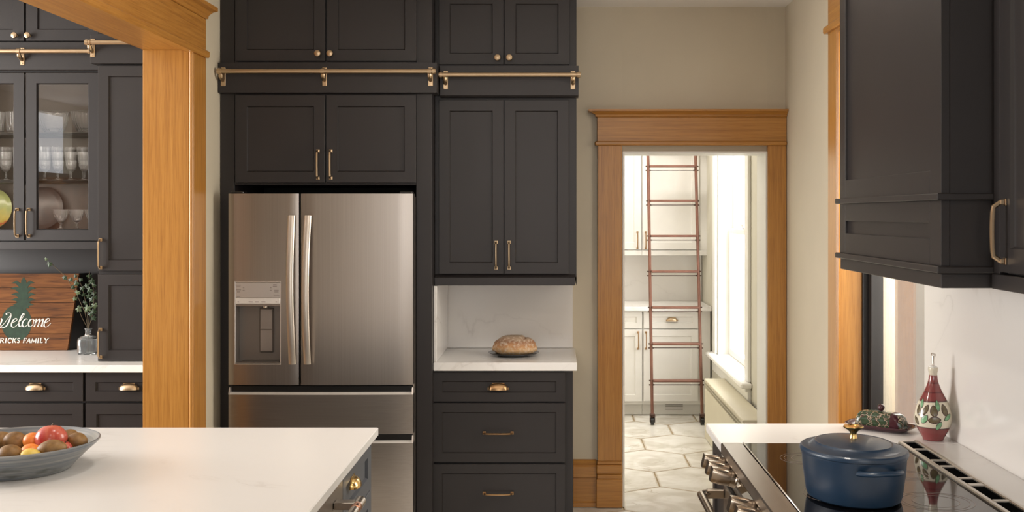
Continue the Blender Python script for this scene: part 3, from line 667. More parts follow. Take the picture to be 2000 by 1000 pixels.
def ladder_rail(label, x0, x1, z, y, brackets, yb):
    """rod at y, fixed to a board whose front is yb"""
    r = thing('ladder_rail', label, 'rail', ((x0 + x1) / 2, yb, z))
    part('rod', M().tube([(x0, y, z), (x1, y, z)], .0118, 16), BRASS, r)
    for x, s_ in ((x0, -1), (x1, 1)):
        part('end_cap', M().tube([(x - .004 * s_, y, z), (x + .009 * s_, y, z), (x + .009 * s_, y, z), (x + .014 * s_, y, z)], [.0165, .0165, .012, .012], 16), BRASS, r)
    for bx in brackets:
        m = M().box(bx - .012, bx + .012, yb - .005, yb - .0005, z - .070, z + .026, .003)
        m.tube([(bx, yb - .004, z - .045), (bx, yb - .014, z - .040), (bx, y + .004, z - .022), (bx, y - .001, z - .012)], [.006, .009, .011, .008], 8, True, True, (1, 1.1))
        m.tube([(bx - .009, y, z), (bx + .009, y, z)], .0150, 14)
        m.lathe([(.004, 0), (.004, .002), (0, .0025)], 10, bx, yb - .005, z - .060, axis='-y')
        m.lathe([(.004, 0), (.004, .002), (0, .0025)], 10, bx, yb - .005, z + .019, axis='-y')
        part('bracket', m, BRASS, r)
yb = 5.684; yr = 5.635
ladder_rail('long brass ladder rail on the board above the refrigerator', PX(429, yr), PX(846, yr), PZ(139, yr), yr, [PX(436, yb), PX(634, yb), PX(841, yb)], yb)

# ------------------------------------------------------------------ refrigerator
def refrigerator():
    yf = 5.577; th = .075
    X0, X1 = PX(445, yf), PX(806, yf)
    r = thing('refrigerator', 'stainless steel french-door refrigerator with a water dispenser', 'refrigerator', ((X0 + X1) / 2, 6.0, 0))
    zt = PZ(378, yf); zb = PZ(752, yf)
    part('body', M().box(X0 + .012, X1 - .004, yf + th + .012, 6.28, .02, zt - .012, .004), STEELDARK, r)
    xm0, xm1 = PX(583.5, yf), PX(588, yf)
    def front(x, x0, x1, bow=.0): # gentle bow of the fridge front across the full width
        t = (x - X0) / (X1 - X0); return yf + .012 * (2 * t - 1) ** 2 - .004
    def slab(x0, x1, z0, z1, hole=None, steps=14):
        m = M(); xs = [x0 + (x1 - x0) * i / steps for i in range(steps + 1)]
        if hole: xs = sorted(set([x for x in xs if min(abs(x - hole[0]), abs(x - hole[1])) > .004] + [hole[0], hole[1]]))
        zs = [z0, z1] if not hole else [z0, hole[2], hole[3], z1]
        nx, nz = len(xs), len(zs); e = .004
        def idx(i, j, b): return (b * nx + i) * nz + j
        vs = []
        for b in (0, 1):
            for i, x in enumerate(xs):
                for z in zs: vs.append((x, front(x, x0, x1) + (th if b else 0) + (e if (b == 0 and i in (0, nx - 1)) else 0), z))
        fs = []
        for i in range(nx - 1):
            for j in range(nz - 1):
                if hole and xs[i] >= hole[0] - 1e-6 and xs[i + 1] <= hole[1] + 1e-6 and j == 1: continue
                fs.append((idx(i, j, 0), idx(i + 1, j, 0), idx(i + 1, j + 1, 0), idx(i, j + 1, 0))); fs.append((idx(i, j, 1), idx(i, j + 1, 1), idx(i + 1, j + 1, 1), idx(i + 1, j, 1)))
            fs.append((idx(i, 0, 0), idx(i, 0, 1), idx(i + 1, 0, 1), idx(i + 1, 0, 0))); fs.append((idx(i, nz - 1, 0), idx(i + 1, nz - 1, 0), idx(i + 1, nz - 1, 1), idx(i, nz - 1, 1)))
        for j in range(nz - 1):
            fs.append((idx(0, j, 0), idx(0, j + 1, 0), idx(0, j + 1, 1), idx(0, j, 1))); fs.append((idx(nx - 1, j, 0), idx(nx - 1, j, 1), idx(nx - 1, j + 1, 1), idx(nx - 1, j + 1, 0)))
        m.add(vs, fs, True); return m
    hx0, hx1, hz1, hz0 = PX(458, yf), PX(549.5, yf), PZ(549, yf), PZ(712, yf)
    dl = part('door', slab(X0, xm0, zb, zt, (hx0, hx1, hz0, hz1)), STEEL, r)
    dr = part('door', slab(xm1, X1, zb, zt), STEEL, r)
    # dispenser on the left door
    yy = front((hx0 + hx1) / 2, 0, 0)
    zc0 = PZ(593.5, yf); zs0 = PZ(582, yf)
    part('dispenser_frame', ring(M(), hx1 - hx0, hz1 - hz0, [(0, yy + .03), (0, yy - .003), (.003, yy - .004), (.006, yy - .003), (.006, yy + .03)], (hx0 + hx1) / 2, (hz0 + hz1) / 2), CONTROL, dl)
    part('control_panel', M().box(hx0 + .006, hx1 - .006, yy - .003, yy + .02, zs0, hz1 - .006, .002), CONTROL, dl, 'silver touch control panel')
    part('button_strip', M().box(hx0 + .006, hx1 - .006, yy - .006, yy + .02, zc0, zs0 - .0005, .002), simple('pale_button_strip', (0.80, 0.77, 0.74), .35, .3), dl)
    mk = simple('grey_print', (0.24, 0.21, 0.19), .5); M2 = M()
    for (px, py, w_) in ((466, 557, 9), (466, 560, 8), (466, 566, 10), (466, 570, 6), (466, 579, 7), (476, 562, 3), (476, 567, 4), (537, 556, 7), (537, 559, 8), (529, 562, 3), (529, 567, 4), (540, 567, 9), (540, 570, 8), (540, 578, 11)):
        X, Z = PX(px, yf), PZ(py, yf); M2.box(X - w_ / 2 / 390, X + w_ / 2 / 390, yy - .0036, yy - .0028, Z - .0016, Z + .0016, 0)
    for (px, w_) in ((466, 3), (490, 8), (502, 7), (515, 8), (540, 3)):
        X, Z = PX(px, yf), PZ(589.5, yf); M2.box(X - w_ / 2 / 390, X + w_ / 2 / 390, yy - .0066, yy - .0058, Z - .002, Z + .002, 0)
    part('button_print', M2, mk, dl, kind='stuff')
    y2 = yy + .062
    part('dispenser_recess', M().box(hx0 + .004, hx1 - .004, y2, y2 + .01, hz0, zc0 + .003, 0).box(hx0 + .003, hx0 + .007, yy, y2, hz0, zc0, 0).box(hx1 - .007, hx1 - .003, yy, y2, hz0, zc0, 0)
         .box(hx0 + .004, hx1 - .004, yy, y2, zc0 - .002, zc0 + .004, 0).box(hx0 + .004, hx1 - .004, yy - .004, y2, hz0 + .002, hz0 + .01, .001), STEELDARK, dl)
    part('dispenser_brow', M().box(hx0 + .006, hx1 - .006, yy - .004, yy + .02, zc0 - .012, zc0 - .0005, .002), simple('brow_grey', (.26, .22, .19), .35, .6), dl)
    xa, xb = PX(501, yf), PX(529, yf); za, zb2 = PZ(603, yf), PZ(691, yf)
    part('paddle', M().box(xa, xb, y2 - .012, y2 - .001, zb2, za, .005), simple('paddle_grey', (.22, .185, .16), .3, .5), dl)
    part('paddle_pad', M().box(xa + .006, xb - .006, y2 - .015, y2 - .0121, PZ(645, yf), za - .008, .002).box(xa + .006, xb - .006, y2 - .0145, y2 - .0121, zb2 + .008, PZ(646.5, yf), .002), simple('pad_grey', (.30, .26, .235), .3, .4), dl)
    part('nozzle', M().lathe([(.018, 0), (.016, -.008), (.011, -.012), (0, -.012)], 16, (xa + xb) / 2, y2 - .024, zc0 - .013), POLISHED, dl)
    part('drip_tray', M().box(hx0 + .03, hx1 - .012, yy + .004, y2 - .004, hz0 + .01, hz0 + .016, .002), simple('tray_grey', (.10, .085, .075), .4, .3), dl)
    # handles: long bowed bars with rectangular section
    for (d, pxt, pxb, s_) in ((dl, 569, 571, -1), (dr, 601, 600, 1)):
        pts = []; zt_, zb_ = PZ(421, yf - .05), PZ(712, yf - .05)
        for i in range(25):
            t = i / 24; px = pxt + (pxb - pxt) * t - 5.0 * math.sin(PI * t) * (1 if s_ > 0 else .9)
            y = yf - .034 - .030 * math.sin(PI * t) ** .8
            pts.append((PX(px, y), y, zt_ + (zb_ - zt_) * t))
        m = M().tube(pts, .0165, 8, True, True, (1, .8, (0, -1, 0)))
        m2 = M()
        m2.v = []; 
        h = part('handle', M().tube(pts, .0185, 14, True, True, (.42, 1.0, (0, 1, 0))), HANDLEM, d)
        for z, p in ((zt_ - .04, pts[3]), (zb_ + .04, pts[-4])):
            part('handle_mount', M().box(p[0] - .009, p[0] + .009, p[1] + .004, yf + .004, z - .02, z + .02, .003), STEELDARK, d)
    # drawers: gap, bevelled lip, front
    for (y_t, y_b, yl) in ((758, 848, 769), (852, 1040, 864)):
        z1, z0 = PZ(y_t, yf), PZ(y_b, yf); zl = PZ(yl + 2, yf)
        dd = part('drawer', slab(X0, X1, z0, zl), STEELX, r)
        m = M(); n = 14
        for i in range(n):
            xa_ = X0 + (X1 - X0) * i / n; xb_ = X0 + (X1 - X0) * (i + 1) / n
            ya, yb_ = front(xa_, 0, 0), front(xb_, 0, 0)
            m.add([(xa_, ya, zl), (xb_, yb_, zl), (xb_, yb_ + .022, zl + .010), (xa_, ya + .022, zl + .010), (xa_, ya + .05, zl), (xb_, yb_ + .05, zl)], [(0, 1, 2, 3), (3, 2, 5, 4)], True)
        part('drawer_lip', m, LIP, dd)
        part('gap_seal', M().box(X0 + .008, X1 - .008, yf + .045, yf + th + .01, zl + .002, z1 + .004, .001), BLACK, dd)
        for s_, xx in ((0, X0), (1, X1 - .006)):
            part('drawer_end_cap', M().prism([(yf + .006, zl), (yf + .05, zl), (yf + .05, z1), (yf + .022, z1)], 'x', xx, xx + .006), CONTROL, dd)
    part('hinge_cover', M().box(X1 - .07, X1 - .006, yf + .03, yf + .10, zt + .001, zt + .012, .004), BLACK, r)
    part('hinge_cover', M().box(X0 + .006, X0 + .07, yf + .03, yf + .10, zt + .001, zt + .012, .004), BLACK, r)
refrigerator()

# ------------------------------------------------------------------ right-hand upper and base cabinets on the back wall
YU = 5.850; YUD = 5.830
def upper():
    r = thing('upper_cabinet', 'charcoal upper cabinet above the quartz niche with the bread', 'cabinet', (-.25, 6.1, 1.4))
    x0, x1 = -.629, PX(1126, YU)
    zb = PZ(541, YU)
    part('carcass', M().box(x0, x1, YU, YB - .003, zb, CZ - .004), PAINT, r)
    ym = 5.815
    part('bottom_moulding', M().box(-.629, PX(1123.5, ym), ym, YB - .02, PZ(557.5, ym), PZ(541, ym), .003).prism([(ym, PZ(541, ym)), (YU - .001, PZ(535.5, YU)), (YU - .001, PZ(541, ym))], 'x', -.629, PX(1123.5, ym)), PAINT, r)
    part('end_moulding', M().box(x1 + .0005, PX(1124.5, ym) + .004, YU - .002, YB - .02, PZ(558, ym), PZ(541, ym), .003), PAINT, r)
    for (a, b, hx) in ((857, 983.5, 969), (985, 1111, 994.5)):
        d = door_px(r, a, b, 195, 535, YUD, PAINT, rail=.057, rec=.010); pull(d, PX(hx, YUD), YUD, PZ(498.5, YUD), .135)
    for (a, b, hx) in ((857, 983.5, 972), (985.5, 1112, 995)):
        d = door_px(r, a, b, -14, 126, YUD, PAINT, rail=.057, rec=.010); knob(d, PX(hx, YUD), YUD, PZ(113.5, YUD))
    yb2 = 5.79
    part('rail_board', M().prism([(YU - .001, PZ(192, YU)), (yb2 + .012, PZ(188, yb2)), (yb2, PZ(186, yb2)), (yb2, PZ(128.5, yb2)), (YU - .001, PZ(128, yb2))], 'x', PX(859, yb2), PX(1130, yb2)), PAINT, r)
upper()
y1_, yb1_ = 5.742, 5.79
ladder_rail('short brass ladder rail on the board above the bread niche', PX(862, y1_), PX(1129, y1_), PZ(146, y1_), y1_, [PX(870.5, yb1_), PX(1119, yb1_)], yb1_)

def base():
    yd = 5.80
    r = thing('base_cabinet', 'charcoal three-drawer base cabinet right of the refrigerator', 'cabinet', (-.25, 6.1, 0))
    x0, x1 = -.629, PX(1119, 5.822)
    part('carcass', M().box(x0, x1, 5.822, YB - .003, .10, .869), PAINT, r)
    part('toe_kick', M().box(x0, x1, 5.89, YB - .003, .003, .10), BLACK, r)
    for i, (a, b) in enumerate(((727, 784.5), (787.5, 903), (907, 1046))):
        d = door_px(r, 845.5, 1104, a, b, yd, PAINT, rail=.047, name='drawer', rec=.008)
        if i == 0: cup(d, PX(973, yd), yd, PZ(754.5, yd), .098, mat=BRASSD)
        else: pull(d, PX(973, yd), yd, PZ((845.5, 963.5)[i - 1], yd), .145, horiz=True, mat=BRASSD)
base()
ct = part('countertop', M().box(-.629, PX(1127, 5.775), 5.775, YB - .021, .870, .913, .003), QUARTZ)
tag(ct, 'small white quartz worktop under the bread, beside the refrigerator', 'countertop')
bs = part('backsplash', M().box(-.629, .105, YB - .019, YB - .001, .914, 1.351, .001), SPLASH)
tag(bs, 'veined white quartz backsplash behind the loaf of bread', 'backsplash')
bs = part('backsplash', M().box(-.629, -.614, 5.80, YB - .021, .914, 1.309, .001), SPLASH)
tag(bs, 'narrow quartz side panel between refrigerator cabinet and bread niche', 'backsplash')

# bread on a dark plate
pt = part('plate', M().lathe([(0, 0), (.078, 0), (.086, .002), (.105, .008), (.128, .013), (.137, .0165), (.138, .0195), (.127, .018), (.098, .0125), (.080, .0085), (0, .0085)], 48), PLATED)
PY = 6.07; pt.location = (PX(1003.5, PY), PY, .9135 + .00975)
tag(pt, 'dark stoneware plate under the loaf of bread', 'plate')
def loaf():
    m = M(); nu, nv = 56, 30; vs = []
    for j in range(nv + 1):
        b = -PI / 2 + PI * j / nv
        for i in range(nu):
            a = 2 * PI * i / nu; cx = math.cos(b) ** .75 * math.cos(a); cy = math.cos(b) ** .75 * math.sin(a); cz = math.sin(b)
            d = Vector((cx, cy, cz))
            k = 1 + .07 * noise.noise(d * 1.7 + Vector((3, 1, 2))) + .03 * noise.noise(d * 5)
            x, y, z = .120 * cx * k, .088 * cy * k, (.074 if cz > 0 else .036) * cz * k
            g = math.exp(-((x - .062 - y * .2) / .010) ** 2) * max(0, cz) * .012
            rdg = math.exp(-((x - .045) / .012) ** 2) * max(0, cz) * .004
            z = z - g + rdg; x *= 1 - .06 * max(0, cz)
            vs.append((x, y, max(z, -.029)))
    m.add(vs, [(j * nu + i, j * nu + (i + 1) % nu, (j + 1) * nu + (i + 1) % nu, (j + 1) * nu + i) for j in range(nv) for i in range(nu)], True)
    o = link_mesh('bread_loaf', m.mesh('bread_loaf'), BREAD, None, (PX(1005, PY), PY, .9135 + .0085 + .0292)); return o
tag(loaf(), 'round crusty loaf of floury bread on a dark plate', 'bread')

# ------------------------------------------------------------------ left room: hutch seen through the opening
def hutch_base(name_label, x0, x1, frontpx, cuppx, inner_door):
    yd = 5.70
    X0, X1 = x0, x1
    r = thing('base_cabinet', name_label, 'cabinet', ((X0 + X1) / 2, 6.0, 0))
    part('carcass', M().box(X0, X1, yd + .022, YB - .003, .10, .876), PAINT, r)
    part('toe_kick', M().box(X0, X1, yd + .09, YB - .003, .003, .10), BLACK, r)
    fx0, fx1 = frontpx
    zt1, zb1 = PZ(727.5, yd), PZ(784, yd)
    d = door(r, (fx0 + fx1) / 2, yd + .02, (zt1 + zb1) / 2, fx1 - fx0, zt1 - zb1, PAINT, rail=.050, name='drawer', rec=.008); cup(d, PX(cuppx, yd), yd, PZ(754.5, yd), .092)
    zt2, zb2 = PZ(788, yd), .12
    if inner_door == 2:
        mx_ = (fx0 + fx1) / 2
        for a, b in ((fx0, mx_ - .0015), (mx_ + .0015, fx1)): door(r, (a + b) / 2, yd + .02, (zt2 + zb2) / 2, b - a, zt2 - zb2, PAINT, rail=.055)
    else: door(r, (fx0 + fx1) / 2, yd + .02, (zt2 + zb2) / 2, fx1 - fx0, zt2 - zb2, PAINT, rail=.055)
yd = 5.70
hutch_base('charcoal base cabinet below the wooden welcome sign', -3.33, PX(164.5, yd), (PX(-150, yd), PX(162, yd)), 69, 1)
hutch_base('charcoal base cabinet next to the oak opening post', PX(165, yd), XLR - .012, (PX(167, yd), XLR - .03), 252, 1)
ct = part('countertop', M().box(-3.34, XLR - .012, 5.665, YB - .02, .885 - .008, .914, .003), QUARTZ)
tag(ct, 'white quartz worktop of the hutch holding the welcome sign', 'countertop')
bp = part('backsplash', M().box(-3.34, XLR - .012, YB - .019, YB - .001, .877, 1.56, 0), PAINT)
tag(bp, 'charcoal painted back panel behind the welcome sign', 'backsplash')

YG = 6.08
def cabinet_fill(z):
    area('cabinet_fill_light', (-2.86, 6.115, z), (-2.86, 6.20, z - .3), 0.8, 0.01, 1.9, (1.0, 0.88, 0.76))  # unseen strip light added to brighten the crystal
def glass_cab():
    r = thing('glass_front_cabinet', 'charcoal hutch wall cabinet with two glass doors full of crystal', 'cabinet', (-2.6, 6.25, 1.5))
    X0, X1 = -3.33, -2.397; yf = YG + .022; z0 = PZ(472, YG); zt = CZ - .004
    zfl = PZ(447, YG) - .006
    t = .018
    # carcass: sides, top, bottom, back, face frame
    part('side_panel', M().box(X0, X0 + t, yf, YB - .02, z0, zt), PAINT, r)
    part('side_panel', M().box(X1 - t, X1, yf, YB - .02, z0, zt), PAINT, r)
    part('cabinet_bottom', M().box(X0 + t, X1 - t, yf, YB - .02, z0, zfl), PAINT, r)
    part('cabinet_back', M().box(X0 + t, X1 - t, YB - .03, YB - .02, zfl, zt), simple('hutch_interior_paint', (.10, .082, .07), .5), r)
    part('header_box', M().box(X0 + t, X1 - t, yf, YB - .031, PZ(140, YG), zt), PAINT, r)
    ys = YG + .05
    sh = []
    for py in (257, 350): sh.append(PZ(py + 3, ys)); part('shelf', M().box(X0 + t + .001, X1 - t - .001, ys, YB - .031, PZ(py + 7, ys), PZ(py + 1.5, ys), .001), PAINT, r)
    part('light_rail', M().box(X0, X1, YG + .004, YB - .02, PZ(487, YG), z0 - .0005, .002), PAINT, r)
    W = PX(47, YG) - PX(-96, YG)
    for (a, b, hx, lab) in ((-96, 47, 34, None), (50.5, 193, 56.5, None)):
        d = door_px(r, a, b, 142, 469.5, YG, PAINT, rail=.057, glass=CABGLASS); pull(d, PX(hx, YG), YG, PZ(435, YG), .145)
    for (a, b, hx) in ((-96, 47, 32), (50.5, 193, 57.5)):
        d = door_px(r, a, b, -30, 80, YG, PAINT, rail=.062); knob(d, PX(hx, YG), YG, PZ(70, YG))
    part('rail_board', M().box(X0, X1, YG - .014, yf - .001, PZ(137.5, YG), PZ(83, YG), .002), PAINT, r)
    cabinet_fill(sh[0] - .022); cabinet_fill(sh[1] - .022); cabinet_fill(PZ(140, YG) - .006)
    return sh
glass_cab()
gyb = YG - .014
ladder_rail('brass ladder rail across the glass-fronted hutch cabinet', -3.30, PX(174, gyb - .045), PZ(100, gyb - .045), gyb - .045, [PX(-140, gyb), PX(44, gyb)], gyb)
def tall_cab():
    yd = 5.815; yf = yd + .022
    X0, X1 = PX(190, yd), XLR - .012
    r = thing('tall_cabinet', 'narrow charcoal countertop cupboard beside the oak opening post', 'cabinet', ((X0 + X1) / 2, 6.1, .914))
    part('carcass', M().box(X0, X1, yf, YB - .02, .915, CZ - .004), PAINT, r)
    d = door(r, (PX(191, yd) + X1 - .02) / 2, yd + .02, (PZ(536, yd) + PZ(705, yd)) / 2, X1 - .02 - PX(191, yd), PZ(536, yd) - PZ(705, yd), PAINT, rail=.055)
    pull(d, PX(196.5, yd), yd, PZ(670.5, yd), .145)
    d = door(r, (PX(191, yd) + X1 - .02) / 2, yd + .02, (PZ(128, yd) + PZ(529, yd)) / 2, X1 - .02 - PX(191, yd), PZ(128, yd) - PZ(529, yd), PAINT, rail=.055)
    pull(d, PX(196.5, yd), yd, PZ(495.5, yd), .145)
    door(r, (PX(191, yd) + X1 - .02) / 2, yd + .02, (PZ(-25, yd) + PZ(62, yd)) / 2, X1 - .02 - PX(191, yd), PZ(-25, yd) - PZ(62, yd), PAINT, rail=.055)
    yb_ = yd - .02
    part('rail_board', M().box(PX(176, yb_), X1, yb_, yf - .001, PZ(124, yb_), PZ(66, yb_), .002), PAINT, r)
    part('rail_board_return', M().box(PX(176, yb_), X0 - .001, yf, 6.05, PZ(124, yb_), PZ(66, yb_), .002), PAINT, r)
tall_cab()
tyb = 5.795
ladder_rail('brass ladder rail on the narrow hutch cupboard by the oak post', PX(171, tyb - .045), -1.96, PZ(83, tyb - .045), tyb - .045, [PX(181, tyb), -2.0], tyb)

# welcome sign
def catmull(p, n=8):
    q = [p[0]] + list(p) + [p[-1]]; out = []
    for i in range(1, len(q) - 2):
        for k in range(n):
            t = k / n; a, b, c, d = q[i - 1], q[i], q[i + 1], q[i + 2]
            out.append(tuple(.5 * (2 * b[m] + (c[m] - a[m]) * t + (2 * a[m] - 5 * b[m] + 4 * c[m] - d[m]) * t * t + (3 * b[m] - a[m] - 3 * c[m] + d[m]) * t ** 3) for m in (0, 1)))
    out.append(tuple(p[-1])); return out
def ribbon(m, pts, w0, w1, y, th=.0012):
    """calligraphic stroke in the XZ plane: nib widest on down strokes"""
    n = len(pts); L = []; R = []
    for i in range(n):
        a = pts[max(0, i - 1)]; b = pts[min(n - 1, i + 1)]; dx, dz = b[0] - a[0], b[1] - a[1]; l = math.hypot(dx, dz) or 1
        dx, dz = dx / l, dz / l; wd = w0 + (w1 - w0) * max(0, -dz) ** 1.0; nx, nz = -dz * wd / 2, dx * wd / 2
        L.append((pts[i][0] + nx, pts[i][1] + nz)); R.append((pts[i][0] - nx, pts[i][1] - nz))
    vs = [(x, y, z) for x, z in L] + [(x, y, z) for x, z in R] + [(x, y + th, z) for x, z in L] + [(x, y + th, z) for x, z in R]
    fs = []
    for i in range(n - 1):
        fs += [(i, i + 1, n + i + 1, n + i), (2 * n + i, 3 * n + i, 3 * n + i + 1, 2 * n + i + 1), (i, 2 * n + i, 2 * n + i + 1, i + 1), (n + i, n + i + 1, 3 * n + i + 1, 3 * n + i)]
    m.add(vs, fs)
def sign():
    YS = 6.28
    r = thing('welcome_sign', 'stained plank welcome sign with a green pineapple, on the hutch worktop', 'sign', (-2.9, YS, .914))
    ed = lambda py: 154 - (py - 534) / 150 * 22.5
    rows = [534, 562, 591, 621, 652, 684.5]; xl = -3.30
    z_of = lambda py: PZ(py, YS)
    for a, b in zip(rows[:-1], rows[1:]):
        z1, z0 = z_of(a + .5), max(z_of(b - .5), .9155)
        m = M().prism([(xl, z0), (PX(ed(b), YS), z0), (PX(ed(a), YS), z1), (xl, z1)], 'y', YS, YS + .02)
        part('plank', m, PLANK, r)
    zb, zt = .915, z_of(534.5)
    part('dark_side_piece', M().add([(PX(153, YS), YS + .021, zt), (PX(163.5, YS), YS + .10, zt), (PX(152, YS), YS + .10, zb), (PX(131.5, YS), YS + .021, zb),
                                (PX(153, YS) - .02, YS + .021, zt), (PX(163.5, YS) - .02, YS + .10, zt), (PX(152, YS) - .02, YS + .10, zb), (PX(131.5, YS) - .02, YS + .021, zb)],
                               [(0, 1, 2, 3), (4, 7, 6, 5), (0, 4, 5, 1), (3, 2, 6, 7), (1, 5, 6, 2), (0, 3, 7, 4)]), BLACK, r)  # slanted black piece along the sign's right edge
    part('backing', M().box(xl, PX(130, YS), YS + .021, YS + .035, .9155, zt - .01, 0), BLACK, r)
    C = lambda x, y: (PX(x / 2.632, YS), PZ(340 + y / 2.632, YS))
    # pineapple silhouette (coordinates of the drawing, mirrored crown leaves)
    m = M(); yp = YS - .0008; cx0 = 85; cnt = [0]
    body = [C(cx0 + 78 * math.cos(t), 765 + 92 * math.sin(t)) for t in [i * 2 * PI / 40 for i in range(40)]]
    body = [(x, max(z, .93)) for x, z in body]
    m.prism(body, 'y', yp, YS - .0001)
    def leaf(pts):
        cnt[0] += 1; m.prism([C(*p) for p in pts], 'y', yp - .00005 * cnt[0], YS - .0001)
    leaf([(122, 527), (135, 548), (136, 575), (122, 590), (108, 575), (109, 548)])
    for s_ in (-1, 1):
        for (by, tx, ty, bw) in ((585, 62, 560, 16), (610, 70, 590, 16), (640, 66, 620, 15), (665, 66, 648, 14), (690, 55, 672, 12)):
            X = lambda v: 120 + s_ * v
            leaf([(X(0), by - bw), (X(tx * .55), ty - 12), (X(tx), ty), (X(tx * .6), ty + 4), (X(4), by + bw)])
    leaf([(98, 580), (142, 580), (148, 690), (92, 690)])
    part('pineapple_print', m, PRINTG, r)
    m = M(); yl = YS - .0022
    W_ = [[(-14, 790), (2, 786), (20, 770), (42, 742), (57, 722), (52, 714), (34, 716), (36, 724)], [(6, 742), (10, 752), (0, 775), (-8, 784)],
          [(57, 722), (52, 745), (34, 780), (12, 790), (-6, 786)],
          [(58, 768), (74, 760), (88, 750), (84, 742), (70, 750), (60, 770), (62, 784), (76, 786), (92, 772)],
          [(92, 772), (112, 745), (126, 722), (120, 718), (108, 737), (98, 766), (101, 783), (114, 778)],
          [(142, 750), (136, 744), (122, 754), (115, 772), (122, 785), (136, 780), (148, 768)],
          [(168, 746), (156, 750), (147, 768), (152, 784), (166, 778), (174, 762), (170, 746), (178, 754), (186, 750)],
          [(188, 744), (184, 765), (176, 785)], [(178, 778), (196, 750), (205, 746), (202, 765), (194, 785)], [(196, 778), (214, 750), (223, 746), (219, 766), (214, 782), (226, 778)],
          [(226, 770), (242, 760), (256, 750), (250, 742), (238, 750), (228, 770), (230, 784), (244, 784), (262, 766)]]
    for st in W_:
        ribbon(m, [C(*p) for p in catmull(st, 7)], .0028, .0078, yl)
    part('welcome_lettering', m, PRINTW, r, 'white script word Welcome')
    m = M()
    def L(x0, wd, strokes):
        for st in strokes:
            thick = st[0]; pts = [C(x0 + p[0] * wd + (1 - p[1]) * 3.0, 867 - 24 * (1 - p[1])) for p in [(q[0], 1 - q[1]) for q in st[1]]]
            ribbon(m, pts, thick, thick, yl)
    tk, tn = .0062, .0028
    def C2(st): return st
    V = lambda x: (tk, [(x, 0), (x, 1)])
    def ser(x, y, h=.16): return (tn, [(x - h, y), (x + h, y)])
    arc = lambda cx, cy, rx, ry, a0, a1, n=12: [(cx + rx * math.cos(math.radians(a0 + (a1 - a0) * i / n)), cy + ry * math.sin(math.radians(a0 + (a1 - a0) * i / n))) for i in range(n + 1)]
    G = {'R': [V(.2), ser(.2, 0), ser(.2, 1), (tn * 1.4, [(.2, .97), (.5, .97)] + arc(.5, .75, .28, .22, 90, -90) + [(.2, .53)]), (tk, [(.5, .53), (.88, 0)]), ser(.9, 0, .12)],
         'I': [V(.5), ser(.5, 0, .4), ser(.5, 1, .4)],
         'C': [(tk * .85, arc(.55, .5, .42, .5, 45, 315, 20)), (tn, [(.9, 1), (.88, .7)])],
         'K': [V(.2), ser(.2, 0), ser(.2, 1), (tn * 1.3, [(.85, 1), (.22, .45)]), (tk, [(.4, .6), (.88, 0)]), ser(.85, 1, .13), ser(.9, 0, .13)],
         'S': [(tk * .8, [(.82, .82), (.65, .98), (.4, .98), (.2, .84), (.22, .64), (.5, .52), (.78, .38), (.82, .16), (.6, .01), (.35, .01), (.15, .2)])],
         'F': [V(.22), ser(.22, 0, .2), (tn * 1.3, [(.05, .98), (.9, .98), (.9, .78)]), (tn * 1.3, [(.22, .52), (.68, .52)]), (tn, [(.68, .64), (.68, .4)])],
         'A': [(tn * 1.3, [(.12, 0), (.5, 1)]), (tk, [(.5, 1), (.88, 0)]), (tn, [(.25, .36), (.75, .36)]), ser(.12, 0, .12), ser(.88, 0, .14)],
         'M': [(tn * 1.3, [(.12, 0), (.14, 1)]), (tk, [(.14, 1), (.5, .1)]), (tn * 1.3, [(.5, .1), (.85, 1)]), (tk, [(.86, 1), (.88, 0)]), ser(.12, 0, .1), ser(.88, 0, .12)],
         'L': [V(.25), ser(.25, 1, .2), (tn * 1.3, [(.08, .02), (.88, .02), (.92, .24)])],
         'Y': [(tk, [(.1, 1), (.5, .48)]), (tn * 1.3, [(.9, 1), (.5, .48)]), (tk, [(.5, .5), (.5, 0)]), ser(.1, 1, .13), ser(.9, 1, .13), ser(.5, 0, .18)]}
    def word(txt, spec):
        for ch, (x0, wd) in zip(txt, spec):
            for (thick, pts) in G[ch]:
                q = [C(x0 + p[0] * wd + p[1] * 4.0, 867 - 24 * p[1]) for p in pts]; ribbon(m, q, thick, thick, yl)
    word('RICKS', [(-2, 23), (24, 10), (38, 21), (61, 23), (86, 16)])
    word('FAMILY', [(118, 17), (136, 22), (159, 28), (190, 10), (203, 17), (224, 25)])
    part('family_lettering', m, PRINTW, r, 'white serif capitals reading RICKS FAMILY')
sign()

